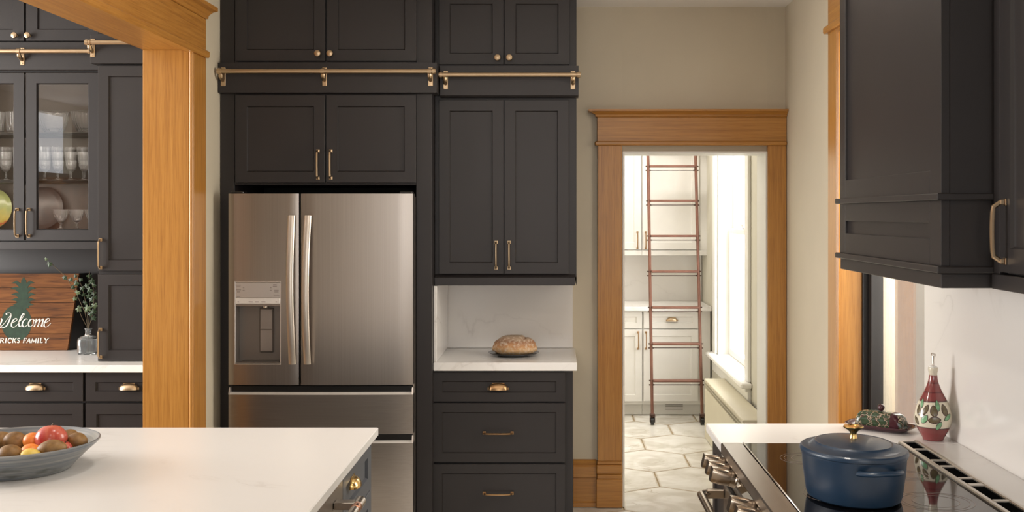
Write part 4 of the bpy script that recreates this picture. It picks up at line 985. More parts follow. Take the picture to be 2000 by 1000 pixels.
# glass vase with ivy
def vase():
    Yv = 6.11; cx, cy = PX(172.5, Yv), Yv
    r = thing('glass_vase', 'square clear glass bottle vase right of the welcome sign', 'vase', (cx, cy, .915), local=True)
    hw = .052
    def sq(hw_, z, rr=.3): # rounded square ring
        out = []
        for k in range(32):
            a = 2 * PI * k / 32 + PI / 4; c, s_ = math.cos(a), math.sin(a); e = 4.5
            q = (abs(c) ** e + abs(s_) ** e) ** (-1 / e); out.append((hw_ * q * c, hw_ * q * s_ * .8, z))
        return out
    prof = [(.045, .0), (.050, .004), (.052, .02), (.052, .075), (.049, .088), (.036, .098), (.018, .104), (.015, .112), (.015, .132), (.019, .140), (.019, .143), (.0125, .143), (.0125, .110), (.030, .096), (.046, .084), (.0475, .07), (.0475, .012), (.04, .009)]
    vs = []
    for h_, z in prof: vs += sq(h_, z)
    n = 32; fs = [(i * n + k, i * n + (k + 1) % n, (i + 1) * n + (k + 1) % n, (i + 1) * n + k) for i in range(len(prof) - 1) for k in range(n)]
    m = M().add(vs, fs, True); m.add(vs[:n], [tuple(range(n))]); m.add(vs[-n:], [tuple(range(n))])
    part('vase_body', m, VASEG, r)
    ball = M()
    for s_ in (-1, 1): ball.lathe([(0, -.006), (.006, 0), (0, .006)], 10, s_ * .028, -.02, .108)
    part('wire_collar', M().tube([(.02 * math.cos(a), .02 * math.sin(a) * .8, .106) for a in [i * PI / 8 for i in range(17)]], .0018, 6), POLISHED, r)
    return cx, cy
vcx, vcy = vase()
def ivy():
    Yv = vcy; r = thing('ivy_sprig', 'trailing green ivy growing out of the square glass vase', 'plant', (vcx, vcy, .925))
    base_ = Vector((vcx, vcy, 1.03))
    def leafm(c, size, rot, tilt):
        pts = [(0, -.1), (.28, -.32), (.62, -.18), (.42, .12), (.78, .42), (.34, .48), (0, 1.0), (-.34, .48), (-.78, .42), (-.42, .12), (-.62, -.18), (-.28, -.32)]
        m = M(); mt = Matrix.Rotation(rot, 3, 'Y') @ Matrix.Rotation(tilt, 3, 'X')
        vs = [Vector((0, -.12 * size, .2 * size))] + [Vector((p[0] * size, .10 * size * abs(p[0]), p[1] * size)) for p in pts]
        vs2 = [v + Vector((0, .0012, 0)) for v in vs]
        vs = [mt @ v + Vector(c) for v in vs]; vs2 = [mt @ v + Vector(c) for v in vs2]; n = len(pts)
        return m.add(vs + vs2, [(0, 1 + i, 1 + (i + 1) % n) for i in range(n)] + [(n + 1, n + 2 + (i + 1) % n, n + 2 + i) for i in range(n)] + [(1 + i, n + 2 + i, n + 2 + (i + 1) % n, 1 + (i + 1) % n) for i in range(n)])
    sts = [[(172, 640), (166, 610), (150, 575), (128, 540), (108, 522), (98, 512)], [(172, 640), (170, 600), (160, 560), (152, 540)], [(173, 640), (176, 600), (174, 560), (175, 530)], [(172, 640), (182, 610), (184, 575), (180, 545)], [(171, 640), (160, 620), (152, 600)]]
    for k, st in enumerate(sts):
        y0 = Yv - .01 - .012 * k
        pts = [Vector((vcx, vcy, .93)), Vector((vcx, vcy, 1.05))] + [Vector(at(px, py, y0 - .03 * i / 6)) for i, (px, py) in enumerate(st[1:])]
        part('stem', M().tube(pts, .0016, 6), STEM, r)
    lv = [(97, 514, 7, 0), (90, 505, 4, 1), (125, 541, 6, 0), (137, 545, 6, 0), (148, 538, 5, 0), (150, 552, 8, 0), (158, 545, 5, 0), (144, 560, 6, 0), (152, 570, 7, 1), (147, 582, 6, 1), (160, 562, 6, 0), (152, 602, 8, 1), (173, 538, 7, 0), (178, 548, 8, 0), (184, 556, 7, 0), (170, 556, 6, 0), (176, 565, 8, 0), (183, 570, 7, 0), (172, 577, 7, 0), (179, 583, 8, 0), (186, 580, 6, 0), (184, 595, 8, 1), (172, 600, 9, 1), (166, 590, 6, 0), (184, 607, 7, 0), (176, 612, 6, 0), (168, 606, 5, 1), (182, 620, 7, 0), (162, 575, 5, 0)]
    for i, (px, py, s_, lt) in enumerate(lv):
        y = Yv - .035 - random.uniform(0, .03)
        part('leaf', leafm(at(px, py, y), s_ * 1.25 / 360, random.uniform(2.2, 4.2), random.uniform(-.5, .5)), IVYL if lt else IVY, r)
ivy()

# crystal in the glass-fronted cabinet
ZF1 = PZ(447, YG) - .0055; ZS2 = PZ(351.5, YG + .05) + .0005; ZS1 = PZ(258.5, YG + .05) + .0005
def finer(prof, k=4):
    out = []
    for (a, b) in zip(prof[:-1], prof[1:]):
        for i in range(k): out.append((a[0] + (b[0] - a[0]) * i / k, a[1] + (b[1] - a[1]) * i / k))
    return out + [prof[-1]]
def cut(k, a, f, lo):
    return lambda t, z: 1 + (a * math.cos(k * t + f * z) * math.cos(k * t - f * z) if z > lo else 0)
def glass_obj(name, prof, n=16, wob=None, mat=None):
    prof = finer(prof)
    me = M().lathe(prof, n, wob=wob).mesh(name); me.materials.append(mat or CRYSTAL); return me
flute = lambda k, a: (lambda t, z: 1 + a * math.cos(k * t))
gob = glass_obj('goblet', [(0, 0), (.030, 0), (.031, .002), (.010, .006), (.005, .012), (.005, .05), (.008, .055), (.024, .068), (.031, .09), (.032, .128), (.0305, .128), (.0295, .092), (.022, .071), (0, .060)], 48, cut(8, .05, 130, .06))
cor = glass_obj('cordial', [(0, 0), (.022, 0), (.022, .002), (.006, .006), (.0045, .03), (.008, .034), (.020, .048), (.022, .085), (.0205, .085), (.0185, .05), (0, .038)], 24, flute(10, .02))
tum = glass_obj('tumbler', [(0, 0), (.024, 0), (.026, .003), (.033, .10), (.0315, .10), (.0245, .012), (0, .010)], 48, cut(8, .06, 110, .01))
dess = glass_obj('footed', [(0, 0), (.026, 0), (.026, .003), (.008, .010), (.007, .028), (.016, .036), (.036, .062), (.046, .100), (.0445, .100), (.034, .066), (.014, .042), (0, .038)], 56, cut(9, .07, 120, .04))
def put(name, me, label, cat, x, y, z, group, s_=1.0, rz=0):
    o = bpy.data.objects.new(name, me); COL.objects.link(o); o.location = (x, y, z); o.scale = s_ if isinstance(s_, tuple) else (s_, s_, s_); o.rotation_euler = (0, 0, rz); tag(o, label, cat, group); return o
random.seed(3)
ORD = ['rightmost', 'second', 'third', 'fourth', 'fifth', 'sixth', 'seventh', 'eighth', 'ninth', 'tenth', 'eleventh', 'twelfth']
def ordl(i, what, tail): return (f'{ORD[0]} {what} {tail}' if i == 0 else f'{what}, {ORD[i]} from the right {tail}')
for row, (y, off) in enumerate(((6.17, 0), (6.245, .035), (6.32, 0))):
    for i in range(12):
        x = -2.46 - off - .0725 * i
        if x < -3.27: continue
        put('wine_glass', gob, ordl(i, 'clear stemmed glass', ('in the front row of the middle shelf', 'in the second row of the middle shelf', 'in the back row of the middle shelf')[row]), 'glass', x, y, ZS2, 'stemmed glasses on the middle shelf', ((.90, .90, .84), (.95, .95, 1.25), (1.0, 1.0, 1.5))[row], random.random())
for i in range(4):
    put('goblet', dess, ordl(i, 'flared cut-crystal goblet', 'in the front row of the lowest shelf'), 'glass', -2.475 - .088 * i, 6.18, ZF1, 'cut goblets on the lowest shelf', (.90, .90, 1.12), i)
for i in range(2):
    put('goblet', dess, ordl(i, 'flared cut-crystal goblet', 'in the rear row of the lowest shelf'), 'glass', -2.475 - .096 * i, 6.29, ZF1, 'cut goblets on the lowest shelf', (.95, .95, 1.28), i)
for i in range(4):
    put('tumbler', tum, ordl(i, 'tall crystal tumbler', 'on the top shelf behind the left glass door'), 'glass', -2.935 - .085 * i, 6.21, ZS1, 'tumblers on the top shelf', 1.2, i)
bowlp = [(0, 0), (.045, 0), (.05, .004), (.062, .02), (.078, .06), (.088, .11), (.092, .128), (.088, .130), (.083, .11), (.073, .062), (.056, .026), (.04, .012), (0, .010)]
cb = glass_obj('crystal_bowl', bowlp, 96, lambda a, z: 1 + .04 * abs(math.cos(4 * a)) + (.035 * math.cos(12 * a + 70 * z) * math.cos(12 * a - 70 * z) if z > .01 else 0))
put('crystal_bowl', cb, 'scalloped cut-crystal bowl left on the top cabinet shelf', 'bowl', -2.79, 6.20, ZS1, 'crystal bowls on the top shelf', .92)
put('crystal_bowl', cb, 'scalloped cut-crystal bowl next to the tall crystal jug', 'bowl', -2.605, 6.21, ZS1, 'crystal bowls on the top shelf', .92, .3)
jug = M().lathe([(0, 0), (.032, 0), (.036, .006), (.042, .05), (.036, .10), (.028, .14), (.030, .18), (.036, .215), (.033, .215), (.027, .18), (.025, .14), (.032, .10), (.038, .05), (.03, .012), (0, .01)], 28)
jug.v = [(x - (max(0, z - .10) / .115) ** 2 * .055 * (1 if x < 0 else .2), y, z + (max(0, z - .14) * .5 if x < 0 else 0)) for x, y, z in jug.v]
jm = jug.mesh('crystal_jug'); jm.materials.append(CRYSTAL)
put('crystal_jug', jm, 'tall crystal jug with a flared lip at the right of the top shelf', 'jug', -2.47, 6.31, ZS1, None, 1.0)
# round trays leaning at the back of the lowest shelf
def tray(name, label, x, mat, R, z):
    m = M().lathe([(0, .004), (R * .8, .004), (R * .86, 0), (R, -.008), (R, -.012), (R * .84, -.004), (0, -.001)], 48, axis='-y')
    mt = Matrix.Rotation(-.12, 3, 'X'); m.v = [tuple(mt @ Vector(v)) for v in m.v]
    lo = min(v[2] for v in m.v); o = link_mesh(name, m.mesh(name), mat, None, (x, 6.345, z - lo)); tag(o, label, 'tray' if 'tray' in name else 'plate'); return o
tray('round_tray', 'round pewter tray leaning at the back of the lowest shelf', -2.925, TRAYG, .121, ZF1 + .001)
tray('platter', 'colourful yellow and red platter behind the left glass door', -3.19, PLATTER, .116, ZF1 + .001).location.y = 6.30

# brick fireplace on the far side of the left room, opposite the glass doors
def fireplace():
    r = thing('fireplace', 'brick fireplace with an oak mantel in the adjoining room', 'fireplace', (-5.2, -.1, 0))
    part('chimney_breast', M().box(-5.298, -5.05, -1.0, -.55, .003, 1.98, .005).box(-5.298, -5.05, .35, .8, .003, 1.98, .005).box(-5.298, -5.05, -.55, .35, .9, 1.98, .005), BRICK, r)
    part('firebox', M().box(-5.298, -5.12, -.549, .349, .003, .899, 0), BLACK, r)
    part('mantel', M().box(-5.298, -4.98, -1.1, .9, 1.981, 2.06, .005), OAKY, r)
fireplace()
# ------------------------------------------------------------------ island
IX = -.655
def island():
    r = thing('kitchen_island', 'slate blue kitchen island cabinet under the white quartz top', 'island', (-1.4, 2.6, 0))
    yb_ = 3.985
    xf = IX - .018
    # carcass leaves a bay for the dishwasher
    part('carcass', M().box(-2.5, xf, 3.44, yb_, .10, .883).box(-2.5, xf, 1.2, 2.83, .10, .883).box(-2.5, -1.25, 2.83, 3.44, .10, .883), SLATE, r)
    part('toe_kick', M().box(-2.45, xf - .07, 1.25, yb_ - .05, .003, .10), BLACK, r)
    part('corner_stile', M().box(xf, IX - .001, 3.955, yb_, .10, .883), SLATE, r)
    for (z1, z0) in ((.880, .706), (.702, .43), (.426, .12)):
        W = 3.953 - 3.445
        d = door(r, xf, (3.953 + 3.445) / 2, (z1 + z0) / 2, W, z1 - z0, SLATE, rot=PI / 2, rail=.05, name='drawer', th=.019, rec=.010)
        cup(d, IX + .001, 3.60 if z1 > .8 else 3.66, z0 + (z1 - z0) / 2 + .028, .095, PI / 2, GOLD)
island()
it = part('countertop', M().box(-2.62, -.635, 1.1, 4.016, .884, .914, .003), QUARTZ)
tag(it, 'large white quartz island top with the fruit bowl', 'countertop')
def dishwasher():
    r = thing('dishwasher', 'stainless dishwasher in the island with a steel and copper handle', 'dishwasher', (-.95, 3.135, .1))
    part('body', M().box(-1.24, -.69, 2.84, 3.43, .11, .878), STEELDARK, r)
    d = part('door', M().box(-.689, IX + .002, 2.838, 3.436, .13, .878, .003), STEELY, r)
    z = .818; xo = -.585
    part('handle', M().tube([(xo, 2.88, z), (xo, 3.345, z)], .013, 18), POLISHED, d)
    for y in (2.93, 3.30): part('handle_bracket', M().box(IX + .003, xo - .004, y - .012, y + .03, z - .009, z + .013, .002), STEELY, d)
    for y in (2.915, 3.262): part('handle_ring', M().tube([(xo, y, z), (xo, y + .03, z)], .0145, 18), COPPER, d, 'copper ring')
    part('handle_end', M().tube([(xo, 3.295, z), (xo, 3.36, z)], .0165, 18), POLISHED, d)
dishwasher()

# fruit bowl
BX, BY = -1.62, 3.35
def bowl():
    prof = [(0, .006), (.10, .006), (.115, 0), (.150, 0), (.158, .006), (.172, .022), (.203, .052), (.228, .074), (.236, .082), (.237, .086), (.233, .088), (.226, .083), (.205, .064), (.18, .044), (.15, .026), (.10, .014), (0, .012)]
    m = M().lathe(prof, 72); o = link_mesh('fruit_bowl', m.mesh('fruit_bowl'), BOWL, None, (BX, BY, .9145))
    tag(o, 'large blue-grey stoneware bowl of fruit on the island', 'bowl')
bowl()
def ell(rx, ry, rz, seed, n=24, apple=False, lump=.03):
    m = M(); vs = []; nv = 16
    for j in range(nv + 1):
        b = -PI / 2 + PI * j / nv
        for i in range(n):
            a = 2 * PI * i / n; d = Vector((math.cos(b) * math.cos(a), math.cos(b) * math.sin(a), math.sin(b)))
            k = 1 + lump * noise.noise(d * 1.3 + Vector((seed, 0, 0)))
            z = d.z
            if apple: k *= 1 - .20 * math.exp(-((1 - d.z) / .035)) - .15 * math.exp(-((1 + d.z) / .06)); k *= 1 + .05 * d.z
            vs.append((rx * d.x * k, ry * d.y * k, rz * z * k))
    m.add(vs, [(j * n + i, j * n + (i + 1) % n, (j + 1) * n + (i + 1) % n, (j + 1) * n + i) for j in range(nv) for i in range(n)], True)
    return m
def put_fruit(name, label, mat, px, py, Y, rx, ry, rz, rot=(0, 0, 0), apple=False, stem=False):
    loc = at(px, py, Y)
    m = ell(rx, ry, rz, px * .1, apple=apple)
    if stem:
        r = thing(name, label, name, loc, local=True); r.rotation_euler = rot
        part('fruit_skin', m, mat, r); part('stem', M().tube([(0, 0, rz * .74), (.002, 0, rz * 1.02), (.005, 0, rz * 1.12)], .0016, 6), STEM, r)
    else:
        o = link_mesh(name, m.mesh(name), mat, None, loc); o.rotation_euler = rot; tag(o, label, name)
        if name == 'kiwi': o['group'] = 'kiwis in the fruit bowl'
        if name == 'mandarin': o['group'] = 'mandarins in the fruit bowl'
        return o
put_fruit('apple', 'large red apple on top of the fruit in the bowl', APPLE, 100, 858, 3.36, .046, .046, .042, (-.25, -.10, 0), True, True)
put_fruit('kiwi', 'brown kiwi at the right rim of the fruit bowl', KIWI, 150, 863, 3.40, .031, .036, .028, (0, 0, .5))
put_fruit('kiwi', 'brown kiwi half hidden between the apple and the right-hand kiwi', KIWI, 135, 855, 3.47, .028, .032, .026, (0, 0, -.5))
put_fruit('kiwi', 'long brown kiwi at the front of the bowl below the apple', KIWI, 101, 878, 3.265, .042, .031, .029, (0, -.12, .1))
put_fruit('kiwi', 'brown kiwi left of the mandarins, at the back of the bowl', KIWI, 30, 864, 3.38, .037, .033, .032, (0, .3, -.2))
put_fruit('kiwi', 'brown kiwi at the front left of the fruit bowl', KIWI, 19, 886, 3.24, .034, .034, .026, (0, 0, .6))
put_fruit('kiwi', 'brown kiwi cut off by the left edge behind the others', KIWI, 2, 860, 3.44, .030, .034, .027, (0, 0, -.6))
put_fruit('mandarin', 'orange mandarin behind, touching the left side of the apple', ORANGE, 64, 861, 3.36, .028, .028, .025)
put_fruit('mandarin', 'orange mandarin in front, above the yellow lemon', ORANGE, 60, 882, 3.29, .029, .029, .023)
put_fruit('lemon', 'yellow lemon low at the front of the fruit bowl', LEMON, 60, 890, 3.225, .029, .024, .021, (0, .1, .3))
put_fruit('apple', 'red apple mostly hidden under the right side of the bowl fruit', APPLE, 124, 878, 3.33, .026, .026, .024, (0, .2, 0), True, True)
put_fruit('kiwi', 'brown kiwi buried in the middle of the fruit bowl', KIWI, 75, 876, 3.43, .030, .030, .025)
put_fruit('apple', 'red apple out at the left side of the fruit bowl', APPLE, -45, 865, 3.36, .042, .042, .038, (0, 0, 0), True, True)

# ------------------------------------------------------------------ range side
RX0, RX1 = .557, 1.36; RY1 = 3.738; RY0 = 2.824
cf = part('countertop', M().box(.557, 1.359, RY1 + .002, 4.095, .884, .914, .003), QUARTZ)
tag(cf, 'white quartz worktop with the butter dish beyond the range', 'countertop')
cf = part('countertop', M().box(1.222, 1.359, RY0 - .9, RY1, .884, .914, .002), QUARTZ)
tag(cf, 'narrow white quartz strip behind the range', 'countertop')
cf = part('countertop', M().box(.557, 1.2215, RY0 - .9, RY0 - .003, .884, .914, .002), QUARTZ)
tag(cf, 'white quartz worktop on the near side of the range', 'countertop')
bs = part('backsplash', M().box(1.360, 1.371, 1.9, 4.095, .884, 1.4955, .001), SPLASH)
tag(bs, 'polished white quartz backsplash behind the range', 'backsplash')
def filler_cab(label, y0, y1):
    r = thing('base_cabinet', label, 'cabinet', (1.0, (y0 + y1) / 2, 0))
    part('carcass', M().box(.60, 1.37, y0, y1, .10, .882), PAINT, r)
    part('toe_kick', M().box(.67, 1.36, y0 + .002, y1 - .002, .003, .10), BLACK, r)
    door(r, .599, (y0 + y1) / 2, .49, y1 - y0 - .006, .76, PAINT, rot=-PI / 2, rail=.05)
filler_cab('charcoal base cabinet between the range and the window', RY1 + .003, 4.08)
filler_cab('charcoal base cabinet on the near side of the range', RY0 - .9, RY0 - .004)
def kitchen_range():
    r = thing('range', 'stainless slide-in range with black glass cooktop and front knobs', 'range', (.9, 3.28, 0))
    zt = .917
    part('body', M().box(.60, 1.22, RY0 + .002, RY1 - .002, .10, .878), STEELDARK, r)
    part('front_trim', M().box(.558, .630, RY0, RY1, .880, zt, .004), STEELY, r)
    part('side_trim', M().box(.631, 1.150, RY0, RY0 + .012, .880, zt - .001, .002), STEELY, r)
    part('cooktop_glass', M().box(.634, 1.150, RY0 + .013, RY1 - .001, .8805, zt - .002, .002), BLACKGLASS, r, 'black ceramic glass')
    part('glass_edge', M().tube([(.633, RY0 + .01, zt), (.633, RY1 - .002, zt)], .0025, 8), POLISHED, r)
    # burner rings printed on the glass
    for (x, y, R) in ((.80, 3.50, .09), (.80, 3.06, .115), (1.03, 3.52, .075), (1.04, 3.28, .06), (1.02, 2.98, .10)):
        for q in (R, R - .012, R * .62):
            part('burner_ring', M().lathe([(q, zt - .0019), (q, zt - .0016), (q - .0016, zt - .0016), (q - .0016, zt - .0019), (q, zt - .0019)], 48, x, y), MARKING, r)
    # rear vent rail with alternating slots
    x0, x1 = 1.152, 1.220; zv = .926
    slots = [(3.745, 3.612), (3.598, 3.452), (3.436, 3.370), (3.352, 3.218), (3.207, 3.146), (3.121, 2.968), (2.952, 2.84)]
    m = M().box(x0, x0 + .017, RY0, RY1, .880, zv - .004, .003).box(x1 - .015, x1, RY0, RY1, .880, zv, .003)
    edges = [RY1 + .01] + [v for s_ in slots for v in s_] + [RY0]
    ys = [(3.758, 3.757)]
    bars = []
    prev = RY1
    for (a, b) in [(min(a, RY1 - .012), b) for a, b in slots]:
        bars.append((a, prev)); prev = b
    bars.append((RY0, prev))
    for (a, b) in bars: m.box(x0 + .012, x1 - .012, a, b, .884, zv - .002, .002)
    part('vent_rail', m, simple('vent_satin_steel', (.56, .52, .47), .32, .9), r)
    part('vent_slot_shade', M().box(x0 + .017, x1 - .015, RY0 + .01, RY1 - .01, .913, .919, 0), VOID, r)  # black sheet just under the slots, stands for the shade in their depth
    # front control panel (tilted glass strip), knobs
    part('control_panel', M().prism([(.560, .879), (.600, .879), (.600, .785), (.582, .785)], 'y', RY0 + .001, RY1 - .001), BLACKGLASS, r, 'black glass control strip')
    ang = math.atan2(.022, .094)
    kn = M().lathe([(.024, 0), (.025, .003), (.025, .020), (.0235, .0215), (.0235, .024), (.0250, .0255)], 28, axis='-x')
    kn.lathe([(.0250, .0255), (.0235, .050), (.021, .068), (.018, .0705), (0, .0705)], 4, axis='-x', smooth=False, rot=PI / 4)
    # squarish grip blended on a round skirt
    kn2 = M(); vs = []; prof = [(.0250, .0225, .0), (.0250, .042, .25), (.0235, .068, .75), (.0215, .080, .9)]
    n = 32
    for (rr, z, sqn) in prof:
        for k in range(n):
            a = 2 * PI * k / n; c, s_ = math.cos(a), math.sin(a); e = 2 + 5 * sqn; q = (abs(c) ** e + abs(s_) ** e) ** (-1 / e)
            vs.append((-z, rr * q * c, rr * q * s_))
    kn2.add(vs, [(i * n + k, i * n + (k + 1) % n, (i + 1) * n + (k + 1) % n, (i + 1) * n + k) for i in range(3) for k in range(n)], True); kn2.add(vs[-n:], [tuple(range(n))])
    skirt = M().lathe([(.0275, 0), (.0275, .004), (.0250, .006), (.0250, .0205), (.0235, .021), (.0235, .0225), (0, .0225)], 28, axis='-x').mesh('knob')
    skirt.materials.append(simple('knob_nickel', (.46, .38, .30), .24, 1.0)); km = kn2.mesh('knob_grip'); km.materials.append(MATS['knob_nickel'])
    for y in (3.652, 3.556, 3.462, 3.105, 3.00, 2.90):
        k = place('knob', skirt, MATS['knob_nickel'], r, (.5645, y, .858), rot=(0, ang, 0))
        g = bpy.data.objects.new('knob_grip', km); COL.objects.link(g); g.parent = k
    # oven door, handle
    d = part('oven_door', M().box(.566, .599, RY0 + .004, RY1 - .004, .20, .782, .004), STEELY, r)
    part('oven_window', M().box(.5645, .5665, RY0 + .12, RY1 - .12, .34, .62, .001), BLACKGLASS, d)
    z = .752; xo = .487
    part('handle', M().tube([(xo + .03, RY1 - .020, z), (xo + .012, RY1 - .024, z), (xo, RY1 - .040, z), (xo, RY1 - .07, z), (xo, RY0 + .07, z), (xo, RY0 + .040, z), (xo + .012, RY0 + .024, z), (xo + .03, RY0 + .02, z)], .0135, 14), simple('handle_nickel', (.50, .43, .35), .25, 1.0), d)
    for y in (RY1 - .020, RY0 + .02): part('handle_bracket', M().box(xo + .02, .5655, y - .013, y + .011, z - .016, z + .014, .003), MATS['handle_nickel'], d)
    part('lower_drawer', M().box(.570, .599, RY0 + .004, RY1 - .004, .105, .196, .004), STEELY, r)
kitchen_range()

# dutch oven
def dutch():
    cx, cy = .812, 3.025; z0 = .9165
    r = thing('dutch_oven', 'navy blue oval enamelled dutch oven with a gold knob on the cooktop', 'pot', (cx, cy, z0), local=True); rot = math.radians(-80)
    a, b = .158, .134
    def oval(prof, n=64):
        m = M(); vs = []
        for (d, z) in prof:
            for k in range(n):
                t = 2 * PI * k / n; x = (a + d) * math.cos(t); y = (b + d) * math.sin(t)
                if d <= -b: x = y = 0
                vs.append((x * math.cos(rot) - y * math.sin(rot), x * math.sin(rot) + y * math.cos(rot), z))
        m.add(vs, [(i * n + k, i * n + (k + 1) % n, (i + 1) * n + (k + 1) % n, (i + 1) * n + k) for i in range(len(prof) - 1) for k in range(n)], True)
        return m, vs, n
    m, vs, n = oval([(-.03, 0), (-.022, .001), (-.014, .006), (-.011, .016), (-.003, .075), (.000, .112), (.002, .118), (.002, .122), (-.005, .122), (-.008, .112), (-.016, .02), (-.03, .008)])
    m.add(vs[:n], [tuple(range(n))]); m.add(vs[-n:], [tuple(range(n))])
    part('pot_body', m, ENAMEL, r)
    # lid: scale rings toward the centre
    m = M(); vs = []; n = 64
    prof = [(1.0, .1225), (1.035, .1235), (1.04, .128), (1.03, .1335), (1.0, .1365), (.985, .136), (.80, .1455), (.77, .1465), (.755, .1490), (.745, .1500), (.725, .1490), (.70, .1495), (.45, .156), (.2, .1590), (.0, .1595)]
    for (s_, z) in prof:
        for k in range(n):
            t = 2 * PI * k / n; x = a * s_ * math.cos(t); y = b * s_ * math.sin(t); vs.append((x * math.cos(rot) - y * math.sin(rot), x * math.sin(rot) + y * math.cos(rot), z))
    m.add(vs, [(i * n + k, i * n + (k + 1) % n, (i + 1) * n + (k + 1) % n, (i + 1) * n + k) for i in range(len(prof) - 1) for k in range(n)], True); m.add(vs[:n], [tuple(range(n))])
    ld = part('lid', m, ENAMEL, r)
    part('lid_knob', M().lathe([(.011, .158), (.010, .164), (.0085, .170), (.010, .176), (.018, .183), (.026, .187), (.0275, .190), (.026, .1925), (.018, .193), (.0165, .1915), (0, .1915)], 32), GOLD, ld, 'gold flared knob')
    for s_ in (1, -1):
        ux, uy = math.cos(rot) * s_, math.sin(rot) * s_; vx, vy = -uy, ux
        pts = []
        for i in range(17):
            t = -1 + 2 * i / 16; u = a - .006 + .040 * (1 - abs(t) ** 3.2); v = .056 * t
            pts.append((ux * u + vx * v, uy * u + vy * v, .099 + .006 * (1 - t * t)))
        m = M().tube(pts, .0125, 12, True, True, (.55, 1.0))
        part('side_handle', m, ENAMEL, r)
dutch()

# butter dish
def butter():
    r = thing('butter_dish', 'lidded butter dish with dark leaf pattern beside the window', 'butter dish', (1.166, 3.975, .9145), rz=math.radians(-38), local=True)
    def rr(hw, hd, z, e=5):
        out = []
        for k in range(40):
            t = 2 * PI * k / 40; c, s_ = math.cos(t), math.sin(t); q = (abs(c) ** e + abs(s_) ** e) ** (-1 / e); out.append((hw * q * c, hd * q * s_, z))
        return out
    def loft(prof, mat, name, par, e=5, cap=True):
        vs = []; n = 40
        for p in prof: vs += rr(*p, e)
        m = M().add(vs, [(i * n + k, i * n + (k + 1) % n, (i + 1) * n + (k + 1) % n, (i + 1) * n + k) for i in range(len(prof) - 1) for k in range(n)], True)
        m.add(vs[:n], [tuple(range(n))]); m.add(vs[-n:], [tuple(range(n))]); return part(name, m, mat, par)
    loft([(.085, .035, 0), (.09, .04, .002), (.103, .051, .010), (.122, .062, .019), (.123, .063, .021), (.118, .059, .0205), (.102, .048, .013), (.095, .043, .008)], PLUM, 'dish', r)
    # dome with arched cross-section, long axis x
    m = M(); n = 28; nx = 26; L = .086; vs = []
    for i in range(nx + 1):
        x = -L + 2 * L * i / nx; e = abs(x) / L; k = (1 - (e * .97) ** 7) ** .38
        for j in range(n + 1):
            t = PI * j / n; c, s_ = math.cos(t), math.sin(t); q = (abs(c) ** 3.2 + abs(s_) ** 3.2) ** (-1 / 3.2)
            vs.append((x, .038 * q * c * (.6 + .4 * k), .0095 + .056 * q * s_ * k))
    m.add(vs, [(i * (n + 1) + j, (i + 1) * (n + 1) + j, (i + 1) * (n + 1) + j + 1, i * (n + 1) + j + 1) for i in range(nx) for j in range(n)], True)
    m.add(vs[:n + 1], [tuple(range(n + 1))]); m.add(vs[-n - 1:], [tuple(range(n + 1))])
    cov = part('cover', m, LEAFPAT, r)
    part('cover_knob', M().lathe([(.006, .060), (.005, .067), (.009, .071), (.0125, .078), (.0115, .085), (.007, .090), (0, .0915)], 20), PLUM, cov)
    m = M(); vs = []
    for i in range(5):
        x = .045 + .038 * i / 4; e = x / L; k = max((1 - e ** 7) ** .38, .02)
        for j in range(n + 1):
            t = PI * j / n; c, s_ = math.cos(t), math.sin(t); q = (abs(c) ** 3.2 + abs(s_) ** 3.2) ** (-1 / 3.2)
            vs.append((x, .0392 * q * c * (.6 + .4 * k), .0095 + .0572 * q * s_ * k))
    m.add(vs, [(i * (n + 1) + j, (i + 1) * (n + 1) + j, (i + 1) * (n + 1) + j + 1, i * (n + 1) + j + 1) for i in range(4) for j in range(n)], True)
    part('plum_band', m, PLUM, cov)
butter()

